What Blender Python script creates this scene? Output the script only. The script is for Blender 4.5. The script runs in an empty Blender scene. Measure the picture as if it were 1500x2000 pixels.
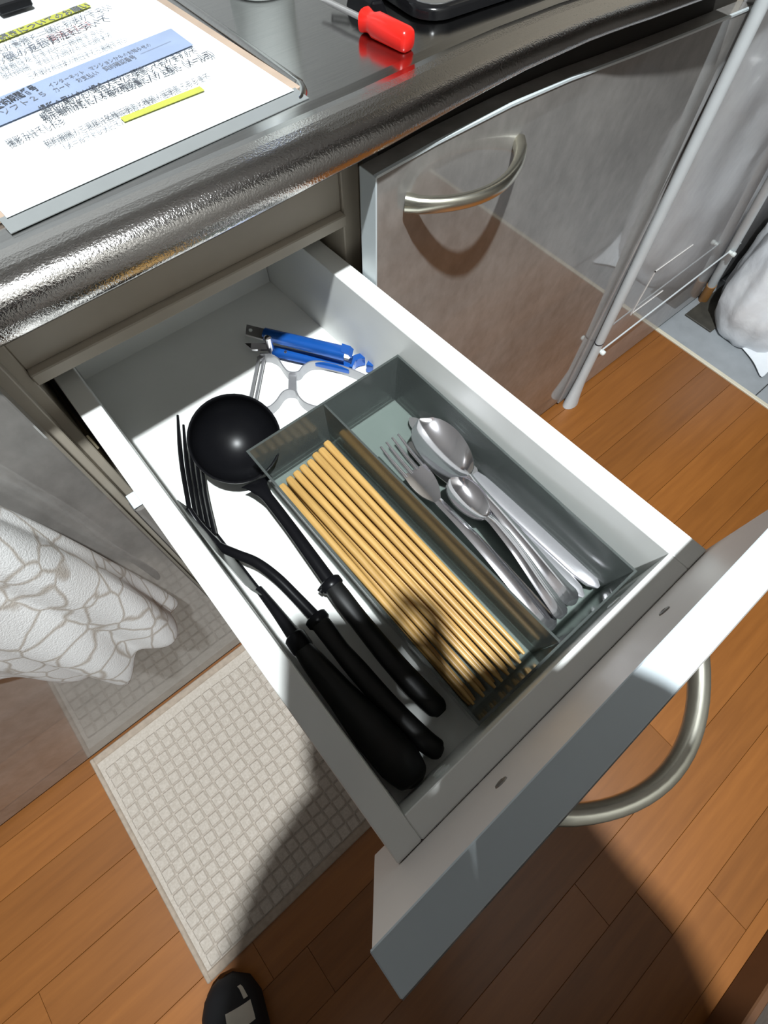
import bpy, bmesh, math, random
from mathutils import Vector, Matrix
random.seed(7)
SC = bpy.context.scene
COL = SC.collection
PI = math.pi

# ------------------------------------------------------------------ camera, world, light, exposure
cd = bpy.data.cameras.new('camera')
cam = bpy.data.objects.new('camera', cd)
COL.objects.link(cam)
R0 = Vector((0.766349, -0.642320, 0.011558))      # right
R1 = Vector((-0.573024, -0.691586, -0.439718))    # down
R2 = Vector((0.290434, 0.330355, -0.898061))      # forward
CAM = Vector((0.024377, -0.329838, 1.013811))
m3 = Matrix((R0, -R1, -R2)).transposed()
cam.matrix_world = Matrix.Translation(CAM) @ m3.to_4x4()
cd.sensor_fit = 'HORIZONTAL'
cd.sensor_width = 36.0
cd.lens = 1000.432 / 1500.0 * 36.0
cd.clip_start = 0.004
SC.camera = cam

w = bpy.data.worlds.new('world')
SC.world = w
w.use_nodes = True
w.node_tree.nodes['Background'].inputs[0].default_value = (0.85, 0.9, 1.0, 1)
w.node_tree.nodes['Background'].inputs[1].default_value = 0.035

LAMP = Vector((-0.04, -0.60, 2.385))
LAMP_POWER = 205.0
SC.view_settings.view_transform = 'Standard'
SC.view_settings.look = 'None'
SC.view_settings.exposure = 0.45
SC.view_settings.gamma = 1.0
SC.view_settings.use_curve_mapping = False


# ------------------------------------------------------------------ materials
def nmat(name):
    m = bpy.data.materials.new(name)
    m.use_nodes = True
    nt = m.node_tree
    return m, nt, nt.nodes['Principled BSDF']


def N(nt, kind, **kw):
    n = nt.nodes.new(kind)
    for k, v in kw.items():
        setattr(n, k, v)
    return n


def coords(nt, scale=(1, 1, 1), kind='Object'):
    tc = N(nt, 'ShaderNodeTexCoord')
    mp = N(nt, 'ShaderNodeMapping')
    mp.inputs['Scale'].default_value = scale
    nt.links.new(tc.outputs[kind], mp.inputs['Vector'])
    return mp.outputs['Vector']


def ramp(nt, fac, stops):
    r = N(nt, 'ShaderNodeValToRGB')
    el = r.color_ramp.elements
    el[0].position, el[0].color = stops[0][0], (*stops[0][1], 1)
    el[1].position, el[1].color = stops[-1][0], (*stops[-1][1], 1)
    for p, c in stops[1:-1]:
        e = el.new(p)
        e.color = (*c, 1)
    nt.links.new(fac, r.inputs['Fac'])
    return r.outputs['Color']


def noise(nt, vec, scale, detail=3, rough=0.5):
    n = N(nt, 'ShaderNodeTexNoise')
    n.inputs['Scale'].default_value = scale
    n.inputs['Detail'].default_value = detail
    n.inputs['Roughness'].default_value = rough
    nt.links.new(vec, n.inputs['Vector'])
    return n.outputs['Fac']


def bump(nt, b, height, strength, dist=0.001):
    bn = N(nt, 'ShaderNodeBump')
    bn.inputs['Strength'].default_value = strength
    bn.inputs['Distance'].default_value = dist
    nt.links.new(height, bn.inputs['Height'])
    nt.links.new(bn.outputs['Normal'], b.inputs['Normal'])


def plain(name, col, rough=0.5, metal=0.0, var=0.06, nscale=40, coat=0.0, bumps=0.0, bscale=300, spec=0.5):
    """principled with a faint procedural mottling of the base colour"""
    m, nt, b = nmat(name)
    v = coords(nt)
    f = noise(nt, v, nscale)
    lo = tuple(c * (1 - var) for c in col)
    hi = tuple(min(1, c * (1 + var)) for c in col)
    nt.links.new(ramp(nt, f, [(0.3, lo), (0.7, hi)]), b.inputs['Base Color'])
    b.inputs['Roughness'].default_value = rough
    b.inputs['Metallic'].default_value = metal
    b.inputs['Specular IOR Level'].default_value = spec
    if coat:
        b.inputs['Coat Weight'].default_value = coat
        b.inputs['Coat Roughness'].default_value = 0.06
    if bumps:
        bump(nt, b, noise(nt, v, bscale, 2), bumps)
    return m


M = {}
M['white'] = plain('white_melamine', (0.79, 0.795, 0.77), 0.38, var=0.01)
M['inner_white'] = plain('inner_panel_white', (0.78, 0.72, 0.69), 0.45, var=0.01)
M['edge'] = plain('pale_blue_grey_edging', (0.60, 0.66, 0.70), 0.4, var=0.015)
M['door_edge'] = plain('door_edging', (0.55, 0.60, 0.62), 0.35, var=0.02)
M['beige'] = plain('beige_carcass', (0.44, 0.39, 0.32), 0.5, var=0.03)
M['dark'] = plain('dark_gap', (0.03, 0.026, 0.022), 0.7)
M['plinth'] = plain('dark_brown_plinth', (0.07, 0.04, 0.025), 0.6)
M['wall'] = plain('white_wall', (0.33, 0.315, 0.29), 0.85, var=0.02, bumps=0.25, bscale=220)
M['wall_tile'] = plain('pale_back_wall', (0.62, 0.63, 0.63), 0.5, var=0.02)
M['ceiling'] = plain('ceiling_white', (0.72, 0.72, 0.72), 0.9, var=0.02)
M['baseboard'] = plain('brown_baseboard', (0.11, 0.045, 0.016), 0.5, var=0.2, nscale=14)
M['black'] = plain('black_nylon', (0.005, 0.005, 0.006), 0.3, var=0.1, spec=0.14)
M['black_grip'] = plain('black_grip', (0.006, 0.006, 0.006), 0.38, var=0.1, spec=0.35)
M['chrome'] = plain('polished_steel', (0.93, 0.91, 0.95), 0.10, 0.97, var=0.03)
M['satin'] = plain('satin_steel', (0.62, 0.60, 0.60), 0.28, 0.85, var=0.04)
M['nickel'] = plain('satin_nickel', (0.74, 0.72, 0.62), 0.27, 1.0, var=0.03)
M['screw'] = plain('dull_screw', (0.35, 0.32, 0.30), 0.35, 0.9)
M['rail'] = plain('runner_metal', (0.40, 0.33, 0.22), 0.3, 0.9)
M['blue'] = plain('glossy_blue_enamel', (0.012, 0.10, 0.42), 0.2, 0.35, var=0.08, coat=0.5)
M['red'] = plain('red_plastic', (0.72, 0.018, 0.012), 0.22, var=0.04)
M['plastic_white'] = plain('white_plastic', (0.78, 0.82, 0.80), 0.35, var=0.02)
M['pole'] = plain('white_coated_tube', (0.66, 0.70, 0.72), 0.35, var=0.03)
M['joint'] = plain('dark_joint_ring', (0.05, 0.05, 0.06), 0.5)
M['oak'] = plain('orange_brown_wood', (0.36, 0.17, 0.05), 0.45, var=0.15, nscale=20)
M['bright_steel'] = plain('bright_satin_steel', (0.38, 0.375, 0.39), 0.3, 0.6, var=0.03)
M['knife_steel'] = plain('knife_handle_steel', (0.66, 0.65, 0.68), 0.22, 0.75, var=0.04)
M['board'] = plain('brown_hardboard', (0.40, 0.30, 0.23), 0.6, var=0.08)
M['paper'] = plain('white_paper', (0.74, 0.77, 0.79), 0.75, var=0.01)
M['ink'] = plain('black_ink', (0.06, 0.065, 0.08), 0.8)
M['ink_grey'] = plain('grey_ink', (0.15, 0.16, 0.19), 0.8)
M['ink_red'] = plain('red_ink', (0.28, 0.13, 0.14), 0.8)
M['ink_blue'] = plain('pale_blue_ink', (0.26, 0.32, 0.46), 0.75)
M['marker'] = plain('yellow_marker', (0.42, 0.43, 0.07), 0.75)
M['tile'] = plain('grey_entry_tile', (0.34, 0.36, 0.38), 0.35, var=0.08, nscale=25)
M['strip'] = plain('cream_strip', (0.72, 0.66, 0.52), 0.4, var=0.03)
M['dark_slab'] = plain('dark_olive', (0.06, 0.055, 0.045), 0.6, var=0.2)
M['stove_black'] = plain('black_enamel', (0.008, 0.008, 0.009), 0.16, var=0.1)
M['stove_plate'] = plain('stove_steel_plate', (0.60, 0.61, 0.62), 0.2, 0.9, var=0.04)
M['sleeve'] = plain('clear_grey_film', (0.21, 0.22, 0.22), 0.18, var=0.03)
M['dull_blade'] = plain('dull_grey_blade', (0.16, 0.165, 0.155), 0.45, 0.4, var=0.06)
M['skin'] = plain('skin', (0.55, 0.34, 0.25), 0.5, var=0.05)
M['cloth'] = plain('dark_clothes', (0.035, 0.04, 0.055), 0.85, var=0.15)
M['hair'] = plain('black_hair', (0.01, 0.008, 0.007), 0.5)
M['slide_black'] = plain('black_rubber', (0.006, 0.006, 0.008), 0.65)
M['slide_stripe'] = plain('pale_stripe', (0.62, 0.58, 0.50), 0.6)
M['label_line'] = plain('pale_label_line', (0.75, 0.72, 0.70), 0.5)


def mk_laminate(name, dark, light, coat_r):
    m, nt, b = nmat(name)
    v = coords(nt, (1, 1, 0.75))
    f1 = noise(nt, v, 9, 6, 0.62)
    f2 = noise(nt, v, 60, 4, 0.6)
    mx = N(nt, 'ShaderNodeMath', operation='MULTIPLY_ADD')
    mx.inputs[1].default_value = 0.35
    nt.links.new(f2, mx.inputs[0])
    ml = N(nt, 'ShaderNodeMath', operation='MULTIPLY')
    ml.inputs[1].default_value = 0.65
    nt.links.new(f1, ml.inputs[0])
    nt.links.new(ml.outputs[0], mx.inputs[2])
    nt.links.new(ramp(nt, mx.outputs[0], [(0.36, dark), (0.62, light)]), b.inputs['Base Color'])
    b.inputs['Roughness'].default_value = 0.45
    b.inputs['Coat Weight'].default_value = 1.0
    b.inputs['Coat Roughness'].default_value = coat_r
    b.inputs['Coat IOR'].default_value = 1.9
    return m


M['door'] = mk_laminate('glossy_grey_stone_laminate', (0.17, 0.16, 0.15), (0.28, 0.265, 0.25), 0.04)
M['panel_far'] = mk_laminate('glossy_pale_grey_laminate', (0.30, 0.29, 0.29), (0.40, 0.385, 0.38), 0.05)

# counter top: smooth satin steel on the flat, embossed on the rounded edge
m, nt, b = nmat('brushed_counter_steel')
v = coords(nt, (6, 90, 90))
f = noise(nt, v, 6, 4)
nt.links.new(ramp(nt, f, [(0.3, (0.40, 0.40, 0.40)), (0.7, (0.46, 0.455, 0.45))]), b.inputs['Base Color'])
b.inputs['Metallic'].default_value = 1.0
b.inputs['Roughness'].default_value = 0.16
M['steel_flat'] = m
m, nt, b = nmat('embossed_steel_edge')
v = coords(nt)
f = noise(nt, v, 650, 2, 0.6)
b.inputs['Base Color'].default_value = (0.55, 0.53, 0.515, 1)
b.inputs['Metallic'].default_value = 1.0
b.inputs['Roughness'].default_value = 0.14
bump(nt, b, f, 0.38, 0.0007)
M['steel_edge'] = m

# floor planks: warm brown, each board its own tone
m, nt, b = nmat('varnished_wood_plank')
v = coords(nt, (1.2, 16, 16), 'Object')
oi = N(nt, 'ShaderNodeObjectInfo')
add = N(nt, 'ShaderNodeVectorMath', operation='ADD')
nt.links.new(v, add.inputs[0])
sc = N(nt, 'ShaderNodeMath', operation='MULTIPLY')
sc.inputs[1].default_value = 37.0
nt.links.new(oi.outputs['Random'], sc.inputs[0])
nt.links.new(sc.outputs[0], add.inputs[1])
f = noise(nt, add.outputs[0], 5, 6, 0.6)
c1 = ramp(nt, f, [(0.25, (0.215, 0.073, 0.0125)), (0.75, (0.295, 0.106, 0.020))])
hs = N(nt, 'ShaderNodeHueSaturation')
nt.links.new(c1, hs.inputs['Color'])
mr = N(nt, 'ShaderNodeMapRange')
mr.inputs['To Min'].default_value = 0.86
mr.inputs['To Max'].default_value = 1.2
nt.links.new(oi.outputs['Random'], mr.inputs['Value'])
nt.links.new(mr.outputs[0], hs.inputs['Value'])
nt.links.new(hs.outputs['Color'], b.inputs['Base Color'])
b.inputs['Roughness'].default_value = 0.42
b.inputs['Coat Weight'].default_value = 0.25
b.inputs['Coat Roughness'].default_value = 0.25
M['plank'] = m

# bamboo chopsticks
m, nt, b = nmat('bamboo')
v = coords(nt, (60, 4, 60))
oi = N(nt, 'ShaderNodeObjectInfo')
f = noise(nt, v, 6, 5, 0.6)
c1 = ramp(nt, f, [(0.3, (0.40, 0.225, 0.065)), (0.7, (0.51, 0.315, 0.105))])
hs = N(nt, 'ShaderNodeHueSaturation')
mr = N(nt, 'ShaderNodeMapRange')
mr.inputs['To Min'].default_value = 0.9
mr.inputs['To Max'].default_value = 1.1
nt.links.new(oi.outputs['Random'], mr.inputs['Value'])
nt.links.new(mr.outputs[0], hs.inputs['Value'])
nt.links.new(c1, hs.inputs['Color'])
nt.links.new(hs.outputs['Color'], b.inputs['Base Color'])
b.inputs['Roughness'].default_value = 0.4
M['bamboo'] = m

# smoke-grey clear plastic
m, nt, b = nmat('smoky_clear_plastic')
out = nt.nodes['Material Output']
tr = N(nt, 'ShaderNodeBsdfTransparent')
tr.inputs['Color'].default_value = (0.74, 0.785, 0.765, 1)
df = N(nt, 'ShaderNodeBsdfDiffuse')
df.inputs['Color'].default_value = (0.20, 0.225, 0.215, 1)
gl = N(nt, 'ShaderNodeBsdfGlossy')
gl.inputs['Roughness'].default_value = 0.13
gl.inputs['Color'].default_value = (0.9, 0.9, 0.9, 1)
lw = N(nt, 'ShaderNodeFresnel')
lw.inputs['IOR'].default_value = 1.4
m1 = N(nt, 'ShaderNodeMixShader')
m1.inputs[0].default_value = 0.30
nt.links.new(tr.outputs[0], m1.inputs[1])
nt.links.new(df.outputs[0], m1.inputs[2])
m2 = N(nt, 'ShaderNodeMixShader')
nt.links.new(lw.outputs[0], m2.inputs[0])
nt.links.new(m1.outputs[0], m2.inputs[1])
nt.links.new(gl.outputs[0], m2.inputs[2])
nt.links.new(m2.outputs[0], out.inputs['Surface'])
M['smoke'] = m

# clear sleeve / milky bag
m, nt, b = nmat('milky_polythene')
v = coords(nt)
f = noise(nt, v, 14, 5, 0.6)
nt.links.new(ramp(nt, f, [(0.3, (0.84, 0.87, 0.92)), (0.7, (0.91, 0.94, 0.97))]), b.inputs['Base Color'])
b.inputs['Roughness'].default_value = 0.3
b.inputs['Subsurface Weight'].default_value = 0.0
bump(nt, b, noise(nt, v, 30, 4), 0.35, 0.006)
M['bag'] = m

# towel: white terry with a grey-brown net pattern
m, nt, b = nmat('terry_with_net_pattern')
v = coords(nt, (1, 1, 0.8))
nn = N(nt, 'ShaderNodeTexNoise')
nn.inputs['Scale'].default_value = 18
nt.links.new(v, nn.inputs['Vector'])
mixv = N(nt, 'ShaderNodeMix', data_type='VECTOR')
mixv.inputs[0].default_value = 0.03
nt.links.new(v, mixv.inputs[4])
nt.links.new(nn.outputs['Color'], mixv.inputs[5])
vo = N(nt, 'ShaderNodeTexVoronoi', feature='DISTANCE_TO_EDGE')
vo.inputs['Scale'].default_value = 32
nt.links.new(mixv.outputs[1], vo.inputs['Vector'])
nt.links.new(ramp(nt, vo.outputs['Distance'], [(0.01, (0.50, 0.45, 0.40)), (0.06, (0.80, 0.79, 0.78))]), b.inputs['Base Color'])
b.inputs['Roughness'].default_value = 0.95
bump(nt, b, noise(nt, v, 700, 2), 0.35, 0.0012)
M['towel'] = m

# floor mat
m, nt, b = nmat('woven_beige_mat')
v = coords(nt)
f = noise(nt, v, 320, 3)
nt.links.new(ramp(nt, f, [(0.3, (0.42, 0.365, 0.31)), (0.7, (0.51, 0.455, 0.40))]), b.inputs['Base Color'])
b.inputs['Roughness'].default_value = 0.9
bump(nt, b, f, 0.4, 0.001)
M['mat'] = m
M['mat_edge'] = plain('mat_binding', (0.36, 0.29, 0.23), 0.85, var=0.12, nscale=120)


# ------------------------------------------------------------------ mesh helpers
def link(name, mesh, mat=None, parent=None, smooth=False, loc=None, rot=None, local=True):
    o = bpy.data.objects.new(name, mesh)
    COL.objects.link(o)
    if mat is not None and len(mesh.materials) == 0:
        mesh.materials.append(M[mat] if isinstance(mat, str) else mat)
    if smooth:
        for p in mesh.polygons:
            p.use_smooth = True
    if loc is not None:
        o.location = loc
    if rot is not None:
        o.rotation_euler = rot
    if parent is not None:
        o.parent = parent
        if not local:
            o.matrix_parent_inverse = Matrix.Translation(parent.location).inverted()
    return o


def obj(name, bm, mat, parent=None, smooth=False, loc=None, rot=None, local=False):
    me = bpy.data.meshes.new(name)
    bmesh.ops.recalc_face_normals(bm, faces=bm.faces)
    bm.to_mesh(me)
    bm.free()
    if smooth:
        me.shade_smooth()
        me.set_sharp_from_angle(angle=math.radians(48))
        smooth = False
    return link(name, me, mat, parent, smooth, loc, rot, local)


def thing(name, label, cat, loc=(0, 0, 0), group=None):
    o = bpy.data.objects.new(name, None)
    o.empty_display_size = 0.02
    COL.objects.link(o)
    o.location = loc
    o['label'] = label
    o['category'] = cat
    if group:
        o['group'] = group
    return o


def tag(o, label, cat, group=None):
    o['label'] = label
    o['category'] = cat
    if group:
        o['group'] = group
    return o


def struct(o):
    o['kind'] = 'structure'
    return o


def bx(x0, x1, y0, y1, z0, z1, bev=0.0, seg=2, bm=None):
    own = bmesh.new()
    r = bmesh.ops.create_cube(own, size=1.0)
    for vv in own.verts:
        vv.co = Vector(((x0 + x1) / 2 + vv.co.x * (x1 - x0), (y0 + y1) / 2 + vv.co.y * (y1 - y0), (z0 + z1) / 2 + vv.co.z * (z1 - z0)))
    if bev:
        bmesh.ops.bevel(own, geom=list(own.edges), offset=bev, segments=seg, profile=0.5, affect='EDGES')
    if bm is None:
        return own
    me = bpy.data.meshes.new('tmp')
    own.to_mesh(me)
    own.free()
    bm.from_mesh(me)
    bpy.data.meshes.remove(me)
    return bm


def hexa(pts, bm=None, bev=0.0):
    """eight corners: bottom loop then top loop"""
    bm = bm or bmesh.new()
    v = [bm.verts.new(p) for p in pts]
    for f in ((0, 3, 2, 1), (4, 5, 6, 7), (0, 1, 5, 4), (1, 2, 6, 5), (2, 3, 7, 6), (3, 0, 4, 7)):
        bm.faces.new([v[i] for i in f])
    if bev:
        bmesh.ops.bevel(bm, geom=list(bm.edges), offset=bev, segments=2, profile=0.5, affect='EDGES')
    return bm


def spline(pts, n):
    """Catmull-Rom through pts"""
    P = [Vector(p) for p in pts]
    P = [P[0] * 2 - P[1]] + P + [P[-1] * 2 - P[-2]]
    out = []
    for i in range(1, len(P) - 2):
        for k in range(n):
            t = k / n
            a, b_, c, d = P[i - 1], P[i], P[i + 1], P[i + 2]
            out.append(0.5 * ((2 * b_) + (-a + c) * t + (2 * a - 5 * b_ + 4 * c - d) * t * t + (-a + 3 * b_ - 3 * c + d) * t ** 3))
    out.append(P[-2].copy())
    return out


def lerp_list(vals, n):
    """resample a list of radii/tuples to n entries"""
    out = []
    for i in range(n):
        t = i / (n - 1) * (len(vals) - 1)
        k = min(int(t), len(vals) - 2)
        f = t - k
        a, b_ = vals[k], vals[k + 1]
        if isinstance(a, (tuple, list)):
            out.append(tuple(p + (q - p) * f for p, q in zip(a, b_)))
        else:
            out.append(a + (b_ - a) * f)
    return out


def tube(path, rad, seg=12, bm=None, up=(0, 0, 1), cap=True, power=2.0):
    """sweep an ellipse (side radius, up radius) along a path"""
    bm = bm or bmesh.new()
    P = [Vector(p) for p in path]
    n = len(P)
    if not isinstance(rad, (list,)):
        rad = [rad] * n
    if len(rad) != n:
        rad = lerp_list(rad, n)
    rings = []
    for i, p in enumerate(P):
        t = (P[min(i + 1, n - 1)] - P[max(i - 1, 0)]).normalized()
        s = t.cross(Vector(up))
        if s.length < 1e-4:
            s = t.cross(Vector((0, 1, 0)))
        s.normalize()
        u = s.cross(t).normalized()
        ra, rb = rad[i] if isinstance(rad[i], (tuple, list)) else (rad[i], rad[i])
        ring = []
        for k in range(seg):
            a = 2 * PI * k / seg
            ca, sa = math.cos(a), math.sin(a)
            if power != 2.0:
                ca = math.copysign(abs(ca) ** (2 / power), ca)
                sa = math.copysign(abs(sa) ** (2 / power), sa)
            ring.append(bm.verts.new(p + s * (ra * ca) + u * (rb * sa)))
        rings.append(ring)
    for a, b_ in zip(rings, rings[1:]):
        for k in range(seg):
            bm.faces.new((a[k], a[(k + 1) % seg], b_[(k + 1) % seg], b_[k]))
    if cap:
        bm.faces.new(rings[0][::-1])
        bm.faces.new(rings[-1])
    return bm


def lathe(prof, seg=24, bm=None, mtx=None):
    """profile [(r, z)...] about z"""
    bm = bm or bmesh.new()
    rings = []
    for r, z in prof:
        if r < 1e-6:
            rings.append([bm.verts.new((0, 0, z))])
        else:
            rings.append([bm.verts.new((r * math.cos(2 * PI * k / seg), r * math.sin(2 * PI * k / seg), z)) for k in range(seg)])
    new = [x for rr in rings for x in rr]
    for a, b_ in zip(rings, rings[1:]):
        for k in range(seg):
            k2 = (k + 1) % seg
            if len(a) == 1 and len(b_) == 1:
                continue
            if len(a) == 1:
                bm.faces.new((a[0], b_[k], b_[k2]))
            elif len(b_) == 1:
                bm.faces.new((a[k], b_[0], a[k2]))
            else:
                bm.faces.new((a[k], a[k2], b_[k2], b_[k]))
    if mtx is not None:
        for x in new:
            x.co = mtx @ x.co
    return bm


def prism(poly, z0, z1, bm=None, bev=0.0):
    bm = bm or bmesh.new()
    n = len(poly)
    lo = [bm.verts.new((p[0], p[1], z0)) for p in poly]
    hi = [bm.verts.new((p[0], p[1], z1)) for p in poly]
    bm.faces.new(lo[::-1])
    top = bm.faces.new(hi)
    for i in range(n):
        bm.faces.new((lo[i], lo[(i + 1) % n], hi[(i + 1) % n], hi[i]))
    if bev:
        bmesh.ops.bevel(bm, geom=list(top.edges), offset=bev, segments=2, profile=0.5, affect='EDGES')
    return bm


def band(path, z0, z1, th, bm=None):
    """a strip standing on edge along a plan path"""
    bm = bm or bmesh.new()
    P = [Vector((p[0], p[1], 0)) for p in path]
    n = len(P)
    L = []
    for i, p in enumerate(P):
        t = (P[min(i + 1, n - 1)] - P[max(i - 1, 0)]).normalized()
        s = Vector((-t.y, t.x, 0)) * th / 2
        a, b_ = p + s, p - s
        L.append([bm.verts.new((a.x, a.y, z0)), bm.verts.new((b_.x, b_.y, z0)), bm.verts.new((b_.x, b_.y, z1)), bm.verts.new((a.x, a.y, z1))])
    for a, b_ in zip(L, L[1:]):
        for k in range(4):
            bm.faces.new((a[k], a[(k + 1) % 4], b_[(k + 1) % 4], b_[k]))
    bm.faces.new(L[0][::-1])
    bm.faces.new(L[-1])
    return bm


def sheet(grid, th, bm=None):
    """solid sheet from a grid of points (rows x cols), thickened along normals downwards"""
    bm = bm or bmesh.new()
    R_, C_ = len(grid), len(grid[0])
    G = [[Vector(p) for p in r] for r in grid]

    def nrm(i, j):
        a = G[min(i + 1, R_ - 1)][j] - G[max(i - 1, 0)][j]
        b_ = G[i][min(j + 1, C_ - 1)] - G[i][max(j - 1, 0)]
        nn_ = a.cross(b_)
        return nn_.normalized() if nn_.length > 1e-12 else Vector((0, 0, 1))
    T = [[bm.verts.new(G[i][j]) for j in range(C_)] for i in range(R_)]
    B = [[bm.verts.new(G[i][j] - nrm(i, j) * th) for j in range(C_)] for i in range(R_)]
    for i in range(R_ - 1):
        for j in range(C_ - 1):
            bm.faces.new((T[i][j], T[i + 1][j], T[i + 1][j + 1], T[i][j + 1]))
            bm.faces.new((B[i][j], B[i][j + 1], B[i + 1][j + 1], B[i + 1][j]))
    for i in range(R_ - 1):
        bm.faces.new((T[i][0], B[i][0], B[i + 1][0], T[i + 1][0]))
        bm.faces.new((T[i][-1], T[i + 1][-1], B[i + 1][-1], B[i][-1]))
    for j in range(C_ - 1):
        bm.faces.new((T[0][j], T[0][j + 1], B[0][j + 1], B[0][j]))
        bm.faces.new((T[-1][j], B[-1][j], B[-1][j + 1], T[-1][j + 1]))
    return bm


def subsurf(o, lv=1):
    s = o.modifiers.new('smooth', 'SUBSURF')
    s.levels = lv
    s.render_levels = lv
    return o


def dup(root, loc=None, label=None, rot=None):
    r = root.copy()
    COL.objects.link(r)
    if loc is not None:
        r.location = loc
    if rot is not None:
        r.rotation_euler = rot
    if label:
        r['label'] = label
    for ch in list(root.children):
        c = ch.copy()
        COL.objects.link(c)
        c.parent = r
        for g in ch.children:
            d = g.copy()
            COL.objects.link(d)
            d.parent = c
    return r


# ------------------------------------------------------------------ the room
WALL_Y = -0.922
fl = struct(obj('floor', bx(-1.7, 1.264, WALL_Y, 0.6, -0.05, -0.006), 'plinth'))
PITCH = 0.072
ROWS = {0: (-0.95, 0.10), 1: (-0.60, 0.02), 2: (-0.85, 0.06), 3: (-0.563, 0.12), 4: (-0.72, 0.03), 5: (-0.285, 0.62), 6: (-0.2228, 0.70),
        7: (-0.55, 0.05), 8: (-0.36, 0.45), 9: (-0.75, 0.158), 10: (-0.68, 0.226), 11: (-0.60, 0.32), -1: (-0.9, 0.05)}
plank_mesh = {}
for k in range(-2, 13):
    y1 = -0.025 - PITCH * k
    y0 = y1 - PITCH
    if k == 12:
        y0 = WALL_Y
    js = [-1.7] + list(ROWS.get(k, (-0.5, 0.4))) + [1.264]
    for a, b_ in zip(js, js[1:]):
        key = (round(b_ - a, 4), round(y1 - y0, 4))
        g = 0.00025
        if key not in plank_mesh:
            bm = bx(g, b_ - a - g, g, (y1 - y0) - g, -0.008, 0.0)
            ed = [e for e in bm.edges if all(abs(v_.co.z) < 1e-6 for v_ in e.verts)]
            bmesh.ops.bevel(bm, geom=ed, offset=0.0004, segments=1, affect='EDGES')
            me = bpy.data.meshes.new('plank')
            bmesh.ops.recalc_face_normals(bm, faces=bm.faces)
            bm.to_mesh(me)
            bm.free()
            plank_mesh[key] = me
        link('plank', plank_mesh[key], 'plank', fl, loc=(a, y0, 0))
# entry floor beyond the strip, in square tiles
tl = struct(obj('floor_entry', bx(1.272, 2.4, WALL_Y, 0.6, -0.06, -0.008), 'dark'))
tile_me = bpy.data.meshes.new('tile')
bm = bx(0.001, 0.299, 0.001, 0.299, -0.009, -0.001, 0.0012, 1)
bm.to_mesh(tile_me)
bm.free()
for i in range(4):
    for j in range(5):
        link('tile', tile_me, 'tile', tl, loc=(1.276 + 0.3 * i, WALL_Y + 0.02 + 0.3 * j, 0))
struct(obj('trim_1', bx(1.2645, 1.2755, WALL_Y, 0.0, -0.01, 0.003, 0.001, 1), 'strip'))
struct(obj('wall_near', bx(-1.7, 2.4, WALL_Y - 0.1, WALL_Y, -0.05, 2.4), 'wall'))
struct(obj('baseboard_near', bx(-1.7, 2.4, WALL_Y, WALL_Y + 0.012, 0.0, 0.062, 0.002, 1), 'baseboard'))
struct(obj('wall_back', bx(-1.7, 2.4, 0.6, 0.7, -0.05, 2.4), 'wall_tile'))
struct(obj('wall_right', bx(2.4, 2.5, WALL_Y - 0.1, 0.7, -0.05, 2.4), 'wall'))
struct(obj('ceiling', bx(-1.7, 2.5, WALL_Y - 0.1, 0.7, 2.4, 2.5), 'ceiling'))

# recessed ceiling lamp with its own light
lamp = thing('ceiling_lamp', 'round recessed lamp in the white ceiling above the photographer', 'lamp', (LAMP.x, LAMP.y, 2.4))
obj('trim_ring', lathe([(0.040, 2.401), (0.060, 2.401), (0.060, 2.396), (0.044, 2.393), (0.040, 2.396)], 32, None, Matrix.Translation((LAMP.x, LAMP.y, 0))), 'plastic_white', lamp, True)
ld = bpy.data.lights.new('lamp_light', 'SPOT')
ld.energy = LAMP_POWER
ld.color = (0.92, 0.98, 1.0)
ld.shadow_soft_size = 0.028
ld.spot_size = math.radians(112)
ld.spot_blend = 0.85
lo = bpy.data.objects.new('lamp_light', ld)
COL.objects.link(lo)
lo.location = LAMP
lo.parent = lamp
lo.matrix_parent_inverse = Matrix.Translation(lamp.location).inverted()


# ------------------------------------------------------------------ kitchen cabinets
CURVE = [(-2, 0.0), (0.20, 0.0), (0.30, 0.0005), (0.38, 0.004), (0.45, 0.005), (0.53, 0.0015), (0.60, -0.008), (0.69, -0.017), (0.78, -0.023), (0.95, -0.023), (1.27, -0.017), (1.5, -0.016), (9, -0.016)]


def cy(x):
    for (a, p), (b_, q) in zip(CURVE, CURVE[1:]):
        if a <= x <= b_:
            t = (x - a) / (b_ - a)
            return p + (q - p) * t
    return 0.0


DTOP = [(0.2935, 0.7620), (0.36, 0.7652), (0.45, 0.7660), (0.53, 0.7630), (0.63, 0.7556), (0.74, 0.7486), (0.866, 0.7420)]


def frontal(x0, x1, z0, tops, th=0.02, y=0.0, bev=0.0012):
    """a flat door slab; tops gives its upper edge"""
    if not isinstance(tops, list):
        return bx(x0, x1, y, y + th, z0, tops, bev, 1)
    bm = bmesh.new()
    P_ = [(x0, z0), (x1, z0)] + tops[::-1]
    n = len(P_)
    F_ = [bm.verts.new((p[0], y, p[1])) for p in P_]
    B_ = [bm.verts.new((p[0], y + th, p[1])) for p in P_]
    bm.faces.new(F_)
    bm.faces.new(B_[::-1])
    for i in range(n):
        bm.faces.new((F_[i], B_[i], B_[(i + 1) % n], F_[(i + 1) % n]))
    return bm


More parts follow.
